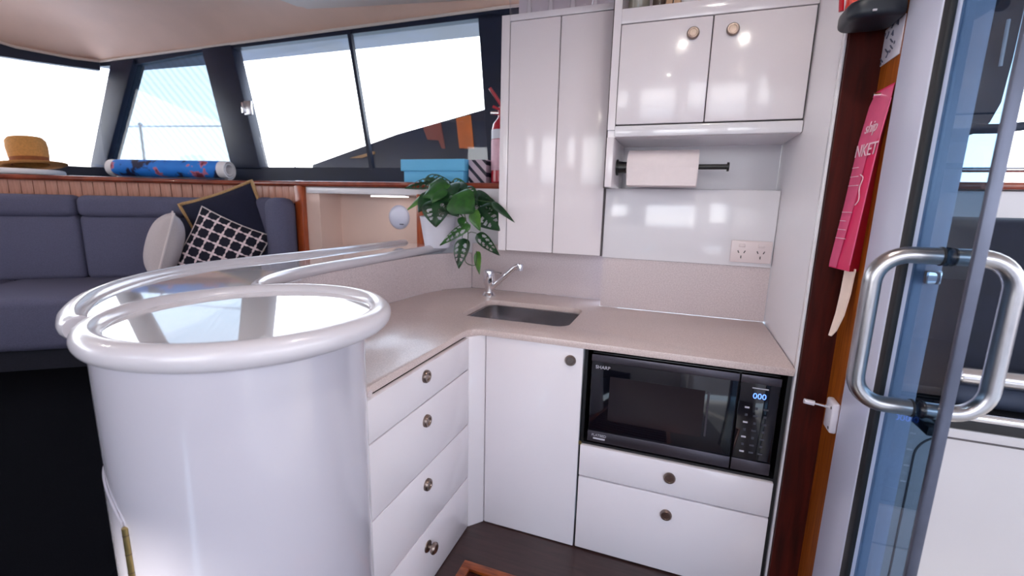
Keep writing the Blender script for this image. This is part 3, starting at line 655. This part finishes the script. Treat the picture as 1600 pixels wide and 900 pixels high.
for k, l in enumerate(LV):
    leaf(l[0:3], l[3:6], l[6], l[7], k)
    if k not in (12, 13, 14):
        b = Vector(l[0:3]); md = (root+b)/2+Vector((0, 0, .05 if b.z > 1.25 else .08))
        G().tube(spline([root+Vector((random.uniform(-.04, .04), random.uniform(-.04, .04), 0)), md, b], 5), .0018, 6).build('stalk', 'stem', pl)
vine = [(-1.20, 2.20, 1.25), (-1.12, 2.15, 1.30), (-1.048, 2.12, 1.299), (-1.022, 2.12, 1.229), (-1.015, 2.12, 1.174), (-1.021, 2.12, 1.109), (-1.03, 2.12, 1.035), (-.976, 2.12, 1.019), (-.97, 2.13, 1.06), (-.991, 2.17, 1.086)]
G().tube(spline(vine, 5), .0022, 6).build('vine', 'stem', pl)
G().tube(spline([(-1.02, 2.12, 1.20), (-1.05, 2.13, 1.17), (-1.063, 2.15, 1.153)], 4), .0018, 6).build('stalk', 'stem', pl)
G().tube(spline([(-1.015, 2.12, 1.18), (-1.02, 2.17, 1.185), (-1.01, 2.21, 1.177)], 4), .0018, 6).build('stalk', 'stem', pl)

# ================================================================== THINGS ON THE LEDGE
bx = thing('storage_box', 'light blue lidded cardboard box on the window ledge', 'box', (-1.42, 2.57, 1.4455))
G().box(-1.622, -1.215, 2.475, 2.67, 1.4455, 1.522).build('body', 'box_blue', bx, .002)
G().box(-1.636, -1.203, 2.462, 2.683, 1.514, 1.582).build('lid', 'box_blue', bx, .002)
tag(G().box(-1.196, -1.083, 2.50, 2.66, 1.4455, 1.580).build('gift_box', 'stripes', None, .002), 'small box with dark diagonal stripes between blue box and extinguisher', 'box')
fe = thing('fire_extinguisher', 'red fire extinguisher standing on the ledge beside the tall cupboard', 'extinguisher', (-1.012, 2.56, 1.4455))
c = (-1.012, 2.56, 1.4455)
G().lathe([(0, 0), (.052, 0), (.060, .010), (.060, .30), (.052, .335), (.030, .365), (.020, .38), (0, .38)], c, 32).build('cylinder', 'red', fe)
G().lathe([(.0605, .075), (.0612, .077), (.0612, .245), (.0605, .247)], c, 32).build('label_sleeve', 'ext_label', fe)
G().lathe([(.0605, .250), (.0612, .252), (.0612, .300), (.0605, .302)], c, 32).build('white_band', 'ext_band', fe)
G().lathe([(0, .375), (.024, .375), (.026, .40), (.020, .43), (0, .43)], c, 20).build('valve', 'red', fe)
G().cyl((-1.075, 2.535, 1.4455+.395), (-1.03, 2.55, 1.4455+.395), .011, 14).build('gauge', 'chrome', fe)
G().tube([(-1.00, 2.555, 1.86), (-1.045, 2.535, 1.93), (-1.075, 2.52, 1.972)], [.011, .010, .009], 10).build('lever', 'red', fe)
G().tube([(-1.00, 2.555, 1.85), (-1.06, 2.53, 1.875)], [.009, .008], 10).build('carry_handle', 'red', fe)
# rolled play mat
a, b = Vector((-4.0, 2.25, 1.519)), Vector((-3.09, 2.475, 1.519)); ax = (b-a).normalized(); sd = Vector((-ax.y, ax.x, 0)); L = (b-a).length
rm = thing('rolled_mat', 'blue patterned mat rolled up on the window ledge', 'mat', (a.lerp(b, .5).x, a.lerp(b, .5).y, 1.4455))
sp_ = []
for k in range(0, 121):
    th = k/120*2.15*2*PI; r_ = .073-.0165*th/(2*PI); sp_.append((r_*math.cos(th-PI*.6), r_*math.sin(th-PI*.6)))
def roll_mesh(l0, l1, rs, thk):
    g = G(); vs = []; fs = []; n = len(sp_)
    for l in (l0, l1):
        for s_ in (0, thk):
            for u, v in sp_:
                q = math.hypot(u, v); f = (q*rs-s_)/q; p = a+ax*l+sd*(u*f)+Vector((0, 0, v*f)); vs.append(p)
    I = lambda l, s_, k: (l*2+s_)*n+k
    for k in range(n-1):
        fs += [(I(0, 0, k), I(0, 0, k+1), I(1, 0, k+1), I(1, 0, k)), (I(0, 1, k), I(1, 1, k), I(1, 1, k+1), I(0, 1, k+1)), (I(0, 0, k), I(0, 1, k), I(0, 1, k+1), I(0, 0, k+1)), (I(1, 0, k), I(1, 0, k+1), I(1, 1, k+1), I(1, 1, k))]
    return g.add(vs, fs)
roll_mesh(.05, L-.06, 1, .006).build('printed_sheet', 'mat_print', rm)
roll_mesh(0, L, .985, .007).build('backing', 'cloth_white', rm)
# hat on a folded white cloth
hc = Vector((-4.15, 1.86, 1.4455))
cl = [(-4.42, 1.66), (-4.15, 1.58), (-3.98, 1.70), (-3.95, 1.80), (-4.02, 1.95), (-4.25, 2.08), (-4.45, 1.98)]
tag(G().prism([(p.x, p.y) for p in spline([(x, y, 0) for x, y in cl], 5, True)], 1.4455, 1.482).build('folded_cloth', 'cloth_white', None, .014), 'folded white cloth under the straw hat', 'cloth')
ht = thing('straw_hat', 'straw sun hat lying on a folded white cloth by the windscreen', 'hat', (hc.x, hc.y, 1.483))
tilt = Matrix.Translation((hc.x, hc.y, 1.483)) @ Matrix.Rotation(R(-7), 4, 'Y') @ Matrix.Translation((0, 0, .022))
def tl(g): g.v = [(tilt @ Vector(v))[:] for v in g.v]; return g
tl(G().lathe([(.085, .012), (.13, .004), (.165, 0), (.185, .010), (.186, .013), (.165, .006), (.13, .010), (.085, .018)], (0, 0, 0), 40)).build('brim', 'straw', ht)
tl(G().lathe([(.087, .008), (.100, .06), (.104, .12), (.10, .165), (.085, .185), (.05, .178), (0, .170)], (0, 0, 0), 40)).build('crown', 'straw', ht)
tl(G().lathe([(.089, .008), (.0955, .030), (.098, .055), (.0985, .055), (.0965, .030), (.092, .008)], (0, 0, 0), 40)).build('band', 'hatband', ht)
# niche fittings
ss = thing('round_speaker', 'round white speaker on the niche wall behind the bar', 'speaker', (-1.76, 2.62, 1.22))
G().lathe([(0, -.022), (.055, -.020), (.070, -.012), (.078, -.006), (.080, 0), (0, 0)], (-1.76, 2.62, 1.225), 36, 'Y').build('cover', 'alu_white', ss)
G().box(-1.745, -1.715, 2.5985, 2.602, 1.176, 1.184).build('mark', 'sign_ink', ss)
sl = thing('strip_light', 'small lit strip light under the white rail of the niche', 'light', (-1.72, 2.5, 1.36))
G().box(-1.86, -1.60, 2.455, 2.50, 1.360, 1.3675).build('housing', 'wall_white', sl)
G().box(-1.855, -1.605, 2.452, 2.495, 1.355, 1.3598).build('diffuser', 'led_warm', sl)

# ================================================================== SETTEE AND CUSHIONS
T = Vector((.796, .606, 0)); NF = Vector((.606, -.796, 0)); P0 = Vector((-4.3, 1.22, 0))
def sb(t0, t1, d0, d1, z0, z1):   # box in settee space
    q = [P0+T*t+NF*d for t, d in ((t0, d0), (t1, d0), (t1, d1), (t0, d1))]
    return G().hexa([(p.x, p.y, z0) for p in q], [(p.x, p.y, z1) for p in q])
st = thing('settee', 'blue-grey upholstered corner settee under the windows', 'sofa', (-3.2, 1.6, .40))
sb(-.25, 1.85, -.10, .62, .401, .52).build('plinth', 'sofa_dark', st)
for t0, t1 in ((-.25, .55), (.556, 1.86)): sb(t0, t1, -.06, .70, .521, .80).build('seat_cushion', 'sofa', st, .045, seg=4)
sb(-.25, 1.93, -.135, -.11, .52, 1.30).build('back_board', 'sofa_dark', st)
for t0, t1 in ((-.25, .155), (.160, .925), (.930, 1.700), (1.705, 1.90)):
    bc = sb(t0, t1, -.11, .02, .79, 1.20).build('back_cushion', 'sofa', st, .035, seg=4)
    sb(t0, t1, -.11, .04, 1.185, 1.322).build('headrest_roll', 'sofa', bc, .045, seg=4)
G().box(-2.70, -2.545, 2.30, 2.395, .79, 1.335).build('corner_cushion', 'sofa', st, .05, seg=4)
G().box(-2.53, -2.375, 2.22, 2.383, .79, 1.335).build('end_cushion', 'sofa', st, .06, seg=4)
G().box(-2.70, -2.43, 1.7, 2.395, .521, .80).build('end_seat', 'sofa', st, .03, seg=3)
def pillow(name, label, m, cen, xa, nrm, size, thick, pipe, pr, pn='piping'):
    xa = Vector(xa).normalized(); nrm = Vector(nrm); nrm = (nrm-xa*nrm.dot(xa)).normalized(); ya = nrm.cross(xa)
    N = 22; vs = []; fs = []; h = size/2
    def pt(u, v, sg):
        e = (1-abs(u)**2.4)*(1-abs(v)**2.4); pin = 1-.07*(1-abs(u)**2)*abs(v)**2; pin2 = 1-.07*(1-abs(v)**2)*abs(u)**2
        return (u*h*pin2, v*h*pin, sg*thick/2*max(0, e)**.55)
    for sg in (1, -1):
        k = len(vs)
        for i in range(N+1):
            for j in range(N+1): vs.append(pt(i/N*2-1, j/N*2-1, sg))
        for i in range(N):
            for j in range(N):
                q = k+i*(N+1)+j; f = (q, q+N+1, q+N+2, q+1); fs.append(f if sg > 0 else f[::-1])
    o = G().add(vs, fs).build(name, m); tag(o, label, 'cushion', 'scatter cushions on the settee')
    mw_ = Matrix((xa, ya, nrm)).transposed().to_4x4(); mw_.translation = Vector(cen); o.matrix_world = mw_
    ring = []
    for i in range(N): ring.append(pt(i/N*2-1, -1, 1))
    for i in range(N): ring.append(pt(1, i/N*2-1, 1))
    for i in range(N): ring.append(pt(1-i/N*2, 1, 1))
    for i in range(N): ring.append(pt(-1, 1-i/N*2, 1))
    G().tube(ring, pr, 8, True).build(pn, pipe, o)
    return o
Zv = Vector((0, 0, 1))
pillow('scatter_cushion', 'black and white quatrefoil patterned cushion in front of the navy one', 'quatrefoil', (-2.739, 2.094, .986), T*math.cos(R(-26))+Zv*math.sin(R(-26)), NF+Zv*.2, .43, .15, 'piping_light', .004)
pillow('scatter_cushion', 'large navy cushion with tan fringe leaning on the settee back', 'pillow_navy', (-2.79, 2.215, 1.145), T*math.cos(R(21))+Zv*math.sin(R(21)), NF+Zv*.15, .46, .13, 'fringe', .012, 'fringe')
pillow('scatter_cushion', 'pale grey cushion turned sideways left of the patterned one', 'pillow_grey', (-2.985, 1.905, 1.03), (.84, -.54, 0), (-.56, -.80, .30), .42, .19, 'piping_light', .006)

# ================================================================== THINGS BY THE DOOR
fb = thing('fire_blanket', 'pink fire blanket pouch hanging on the timber beside the door jamb', 'fire blanket', (.45, 1.5, 1.18))
lev = [(1.655, (.4575, 1.535), (.4615, 1.430)), (1.62, (.451, 1.548), (.459, 1.430)), (1.53, (.441, 1.552), (.452, 1.438)), (1.36, (.430, 1.552), (.444, 1.445)), (1.20, (.4165, 1.552), (.437, 1.452)), (1.183, (.4165, 1.552), (.439, 1.455))]
vs = []; fs = []
for z, l, r_ in lev: vs += [(l[0], l[1], z), (r_[0], r_[1], z)]
for i in range(len(lev)-1): fs.append((2*i, 2*i+1, 2*i+3, 2*i+2))
front = G().add(vs, fs).build('front_sheet', 'pink', fb)
vs = []; fs = []
for z, l, r_ in lev: vs += [(r_[0], r_[1], z), (.4645, min(1.50, r_[1]+.02), z), (.4645, l[1], z), (l[0], l[1], z)]
for i in range(len(lev)-1):
    for k in range(3): fs.append((4*i+k, 4*i+k+1, 4*i+k+5, 4*i+k+4))
fs.append((20, 21, 22, 23)); fs.append((0, 3, 2, 1))
G().add(vs, fs).build('pouch_body', 'crimson', fb)
# paler printed half of the front, lifted off the sheet
def fp(u, z, lift=.0015):   # u 0 far edge .. 1 near edge
    for i in range(len(lev)-1):
        if lev[i][0] >= z >= lev[i+1][0]:
            k = (lev[i][0]-z)/(lev[i][0]-lev[i+1][0])
            l = [lev[i][1][j]*(1-k)+lev[i+1][1][j]*k for j in (0, 1)]; r_ = [lev[i][2][j]*(1-k)+lev[i+1][2][j]*k for j in (0, 1)]
            return Vector((l[0]+(r_[0]-l[0])*u-lift, l[1]+(r_[1]-l[1])*u, z))
vs = []; fs = []; zz = [1.65, 1.62, 1.57, 1.53, 1.50, 1.36, 1.20, 1.186]; ue = [1, 1, 1, 1, .62, .55, .42, .40]
for z, u in zip(zz, ue): vs += [fp(.02, z, .001), fp(u, z, .001)]
for i in range(len(zz)-1): fs.append((2*i, 2*i+1, 2*i+3, 2*i+2))
G().add(vs, fs).build('pale_print', 'pink_pale', front)
G().tube([fp(1, z, .0005) for z in (1.62, 1.53, 1.36, 1.20)], .0016, 6).build('seam', 'pink_pale', front)
rdir = (fp(1, 1.51)-fp(0, 1.51)); udir = (fp(.5, 1.53)-fp(.5, 1.40))
lettering('NKET', .046, fp(.02, 1.488, .0028), rdir, udir, 'print_white', front)
lettering('ship', .040, fp(.22, 1.548, .0028), rdir, udir, 'print_white', front, shear=.3)
for k in range(9):
    z = 1.46-.024*k
    if 2 < k < 5: continue
    a0, a1 = fp(.06, z, .0026), fp(.36+.1*(k % 3), z, .0026)
    G().tube([a0, a1], .0011, 5).build('small_print', 'print_white', front)
G().tube(spline([fp(.55, 1.44, .003), fp(.72, 1.43, .003), fp(.66, 1.405, .003), fp(.76, 1.375, .003), fp(.64, 1.36, .003)], 4), .0014, 6).build('figure_outline', 'print_white', front)
G().cyl((.458, 1.497, 1.640), (.440, 1.497, 1.640), .006, 14).build('hook', 'chrome', fb)
tg = G(); pa = [(.447, 1.478, 1.19), (.444, 1.476, 1.12), (.438, 1.473, 1.06), (.428, 1.470, 1.015), (.421, 1.468, .998)]
wd = [.016, .015, .013, .009, .004]; vs = []; fs = []
for p, w in zip(pa, wd): vs += [(p[0]-w*.5, p[1]+w, p[2]), (p[0]+w*.4, p[1]-w, p[2]), (p[0]+w*.4+.003, p[1]-w, p[2]), (p[0]-w*.5+.003, p[1]+w, p[2])]
for i in range(len(pa)-1):
    for k in range(4): fs.append((4*i+k, 4*i+(k+1) % 4, 4*i+4+(k+1) % 4, 4*i+4+k))
tg.add(vs, fs+[(0, 1, 2, 3), (16, 19, 18, 17)]).build('pull_tape', 'tape', fb)
sg_ = thing('instruction_sign', 'small pale instruction sign on the timber above the fire blanket', 'sign', (.464, 1.5, 1.72))
G().box(.462, .4648, 1.44, 1.556, 1.722, 1.812).build('plate', 'sign_white', sg_, .001)
rr = random.Random(3)
for k in range(9):
    y = 1.548-.012*(k % 5)-.03*(k//5); z = 1.735+.017*((k*3) % 5)
    p0 = Vector((.4612, y, z)); G().tube([p0, p0+Vector((0, -.008*rr.choice((-1, 1)), .007)), p0+Vector((0, -.010, .014*rr.choice((-.4, 1))))], .0016, 6).build('pictogram_stroke', 'sign_ink', sg_)
for y, z in ((1.55, 1.728), (1.552, 1.80), (1.50, 1.745), (1.48, 1.76)): G().cyl((.4612, y, z), (.4622, y, z), .004, 10).build('mark', 'sign_ink', sg_)
dv = thing('signal_lamp', 'red and black wall-mounted signal lamp above the instruction sign', 'lamp', (.41, 1.48, 1.80))
G().prism(rrect(.340, .462, 1.405, 1.535, .035, 6), 1.803, 1.845).build('base', 'black_plastic', dv, .012, seg=3)
G().prism(rrect(.350, .455, 1.430, 1.530, .03, 6), 1.840, 1.98).build('red_body', 'signal_red', dv, .012, seg=3)
G().tube([(.343, 1.50, 1.85), (.338, 1.50, 1.90), (.345, 1.50, 1.95)], .006, 8).build('strap', 'red', dv)
G().box(.352, .43, 1.400, 1.432, 1.845, 1.95).build('cover', 'black_plastic', dv, .01)
G().box(.385, .393, 1.402, 1.408, 1.812, 1.816).build('mark', 'mw_print', dv)
lt = thing('door_latch', 'white door latch with a chrome pin on the timber by the jamb', 'latch', (.455, 1.47, .72))
G().box(.446, .4648, 1.432, 1.492, .722, .812).build('case', 'latch_white', lt, .006, seg=3)
for z in (.735, .795): G().cyl((.4455, 1.444, z), (.4475, 1.444, z), .0045, 12).build('screw', 'black', lt)
G().tube([(.446, 1.474, .786), (.430, 1.474, .788), (.412, 1.474, .790)], [.0050, .0045, .0040], 12).build('pin', 'chrome', lt)
G().tube([(.412, 1.474, .790), (.386, 1.474, .793)], [.0075, .0075], 14).build('pin_knob', 'latch_white', lt)
# floor hatch of teak
fh = thing('floor_hatch', 'teak framed slatted hatch let into the galley floor', 'hatch', (-.3, .9, 0))
X0, X1, Y0, Y1 = -.655, .10, .45, 1.355
for q in ((X0, X1, Y1-.035, Y1), (X0, X1, Y0, Y0+.035), (X0, X0+.035, Y0+.035, Y1-.035), (X1-.035, X1, Y0+.035, Y1-.035)):
    G().box(*q, 0, .014).build('frame_rail', 'teak', fh, .003)
y = Y1-.045; sm = None
while y > Y0+.08:
    if sm is None:
        o = G().box(X0+.037, X1-.037, -.034, 0, 0, .008).build('slat', 'wood_dark', fh, .002); sm = o.data
    else:
        o = bpy.data.objects.new('slat', sm); COL.objects.link(o); o.parent = fh; o.matrix_parent_inverse = Matrix.Translation(-fh.location)
    o.location = (0, y, 0); y -= .042

# ================================================================== COCKPIT BEYOND THE DOOR
struct('floor_cockpit', G().box(.56, 4.2, -2.5, 3.2, -.50, -.40), 'deck', 'pale cockpit deck')
ck = thing('cockpit_locker', 'white moulded cockpit locker outside the glass door', 'locker', (1.5, 2.2, -.02))
G().box(.62, 3.6, 2.00, 2.62, -.40, .575).build('body', 'locker_white', ck, .02)
hp = rrect(.90, 2.6, -.36, .535, .09, 8); G().tube([(x, 1.998, z) for x, z in hp], .0035, 6, True).build('hatch_groove', 'seam_dark', ck)
G().box(.62, 3.6, 1.985, 2.62, .576, .640).build('dark_capping', 'rubber', ck, .012)
tag(G().tube([(.70, 1.965, .640), (3.5, 1.965, .640)], .016, 14).tube([(.95, 1.965, .64), (.95, 1.99, .60)], .010, 10).tube([(2.2, 1.965, .64), (2.2, 1.99, .60)], .010, 10).build('grab_rail', 'chrome'), 'polished steel grab rail along the cockpit locker', 'rail')
tag(G().lathe([(0, 0), (.035, 0), (.042, .01), (.042, 2.3), (.035, 2.31), (0, 2.31)], (1.0, 2.06, .690), 24, 'X').build('rolled_cover', 'canvas_grey'), 'rolled grey cover lying on the cockpit locker', 'cover')
tag(G().lathe([(0, 0), (.028, 0), (.034, .01), (.034, 2.3), (.028, 2.31), (0, 2.31)], (1.0, 2.055, .762), 24, 'X').build('silver_tube', 'steel'), 'thick steel tube above the rolled cover in the cockpit', 'tube')
nv = G().hexa([(.62, 2.12, .64), (3.6, 2.12, .64), (3.6, 2.62, .64), (.62, 2.62, .64)], [(.62, 2.24, 1.325), (3.6, 2.24, 1.335), (3.6, 2.62, 1.335), (.62, 2.62, 1.325)])
tag(nv.build('seat_backrest', 'canvas_navy', None, .04, seg=4), 'navy covered backrest above the cockpit locker', 'backrest')
struct('wall_coaming', G().box(.56, 4.0, 2.64, 2.76, -.1, 1.445), 'gelcoat', 'white cockpit coaming', .02)
struct('wall_coaming_light_block', G().box(.56, 4.0, -2.3, -2.2, -.1, 1.35).box(4.0, 4.1, -2.3, 2.76, -.1, 1.35), 'gelcoat', 'unseen white cockpit coaming added on the other side to cut light', .02)  # unseen starboard and aft coamings added to cut light on locker and cabinet
struct('trim_16', G().box(.56, 4.0, 2.62, 2.78, 1.446, 1.478), 'wood_trim', 'teak capping on the cockpit coaming', .008)
gr = thing('guard_rail', 'thin steel guard rail above the cockpit coaming', 'rail', (1.5, 2.72, 1.478))
G().tube([(.6, 2.70, 1.535), (4.0, 2.70, 1.535)], .012, 10).build('top_tube', 'steel', gr)
for x in (1.17, 2.2, 3.4): G().cyl((x, 2.70, 1.478), (x, 2.70, 1.53), .010, 12).build('stanchion', 'steel', gr)
struct('ceiling_cockpit', G().box(.50, 4.4, -1.9, 2.9, 2.36, 2.42), 'cream', 'cream cockpit hardtop')
cu = thing('clear_curtain', 'dark rolled cockpit side curtain under the hardtop', 'curtain', (1.0, 2.5, 1.68))
cp_ = [(.62, 1.66), (1.06, 1.65), (1.106, 1.693), (1.128, 1.767), (1.135, 1.93), (1.14, 2.355), (.62, 2.355)]
G().hexa([(x, 2.40, z) for x, z in cp_], [(x, 2.44, z) for x, z in cp_]).build('panel', 'canvas_grey', cu, .008)
G().tube([(.64, 2.39, 1.675), (1.13, 2.385, 1.668), (1.205, 2.385, 1.676)], [.020, .018, .016], 14).build('roll', 'canvas_grey', cu)
G().tube([(1.092, 2.385, 1.896), (1.088, 2.385, 2.06)], .006, 10).build('pull_strap', 'cloth_white', cu)

# ================================================================== OUTSIDE THE WINDOWS
struct('sea', G().box(-400, 400, -400, 400, -1.3, -1.2), 'sea', 'calm water around the boat')
struct('floor_side_deck', G().prism([(-.4, 2.96), (-4.5, 2.50), (-5.2, .9), (-5.3, -1.8), (-9, -1.8), (-8, 2.5), (-5.5, 3.7), (-.4, 3.75)], 1.04, 1.10), 'cloth_white', 'white side deck outside the windows')
struct('wall_hull', G().prism([(-.4, 3.5), (-.4, 3.7), (-5.5, 3.65), (-8, 2.45), (-7.8, 2.3), (-5.4, 3.45)], -1.25, 1.04), 'gelcoat', 'white hull side')
tri = [(-2.81, 2.978, 1.598), (-2.065, 3.065, 1.825), (-1.367, 3.147, 1.992), (-.6, 3.237, 2.12)]
bot = [(-.6, 3.237, 1.101), (-2.81, 2.978, 1.101)]
fr_ = tri+bot
sf = thing('side_fairing', 'dark navy raked side fairing outside the window', 'fairing', (-1.7, 3.1, 1.2))
G().hexa(fr_, [(x+.08, y+.35, z) for x, y, z in fr_]).build('shell', 'fairing', sf, .01)
def freflection(name, pts, m):  # flat coloured patches imitating interior wood reflected in the window glass
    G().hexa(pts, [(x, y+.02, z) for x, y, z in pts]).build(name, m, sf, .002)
dy = -.006
freflection('orange_reflection', [(-1.588, 3.105, 1.925), (-1.482, 3.118, 1.948), (-1.456, 3.121, 1.716), (-1.563, 3.108, 1.717)], 'orange_reflection')
freflection('rust_reflection', [(-1.846, 3.075, 1.868), (-1.711, 3.091, 1.900), (-1.677, 3.095, 1.717), (-1.70, 3.092, 1.717), (-1.725, 3.09, 1.775), (-1.812, 3.079, 1.781)], 'rust_reflection')
freflection('tan_glass_reflection', [(-2.463, 3.004, 1.647), (-2.34, 3.018, 1.675), (-2.25, 3.028, 1.698), (-2.25, 3.028, 1.678), (-2.36, 3.016, 1.648)], 'tan_reflection')
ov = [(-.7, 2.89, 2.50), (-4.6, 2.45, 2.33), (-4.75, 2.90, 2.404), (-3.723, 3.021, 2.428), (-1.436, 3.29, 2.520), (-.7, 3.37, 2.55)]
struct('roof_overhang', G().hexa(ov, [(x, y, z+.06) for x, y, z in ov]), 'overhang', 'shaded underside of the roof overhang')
br = thing('bow_rail', 'thin steel bow rail seen through the mesh window', 'rail', (-5, 3.25, 1.2))
G().tube([(-5.9, 3.16, 2.01), (-5.237, 3.246, 2.005), (-4.146, 3.374, 1.993)], .008, 8).build('top_wire', 'steel', br)
s_ = G().cyl((-5.237, 3.246, 1.101), (-5.237, 3.246, 2.01), .013, 10).build('stanchion', 'brushed', br)
G().lathe([(0, -.022), (.016, -.016), (.023, 0), (.016, .016), (0, .022)], (-5.237, 3.246, 2.02), 14).build('ball_cap', 'brushed', s_)
tag(G().cyl((-3.46, 3.456, 1.101), (-3.46, 3.456, 2.04), .010, 10, .006).build('rod', 'brushed'), 'thin upright rod standing outside the clear side window', 'rod')
wl = thing('window_latch', 'small chrome latch on the edge of the broad window pillar', 'latch', (-3.06, 2.58, 1.95))
p = Vector(wp(2.10, 1.955, .02)); G().box(p.x-.02, p.x+.045, p.y-.022, p.y-.002, 1.91, 2.005).build('plate', 'brushed', wl, .004)
G().box(p.x-.03, p.x-.012, p.y-.035, p.y-.004, 1.92, 1.995).build('catch', 'chrome', wl, .004)
# recessed downlights; galley corner and wall cabinet ones are added fill
for i, (x, y, lab) in enumerate(((-1.055, .13, 'recessed ceiling downlight over the round cabinet'), (-.05, -1.30, 'recessed ceiling downlight by the wall behind the camera'), (-.62, 1.38, 'added fill downlight over the galley corner'), (.10, .75, 'added fill downlight in front of the wall cabinet'), (-3.2, .2, 'recessed ceiling downlight over the saloon'))):
    dl = thing('downlight', lab, 'light', (x, y, 2.535), 'recessed ceiling downlights')
    z = 2.578 if not (-2.6 < x < -.95 and y > .9) else 2.533
    G().lathe([(.036, -.004), (.050, -.008), (.056, -.004), (.056, .0015), (.036, .0015)], (x, y, z), 28).build('ring', 'chrome', dl)
    G().lathe([(0, -.002), (.036, -.002), (.036, .001), (0, .001)], (x, y, z), 24).build('lens', 'lamp', dl)
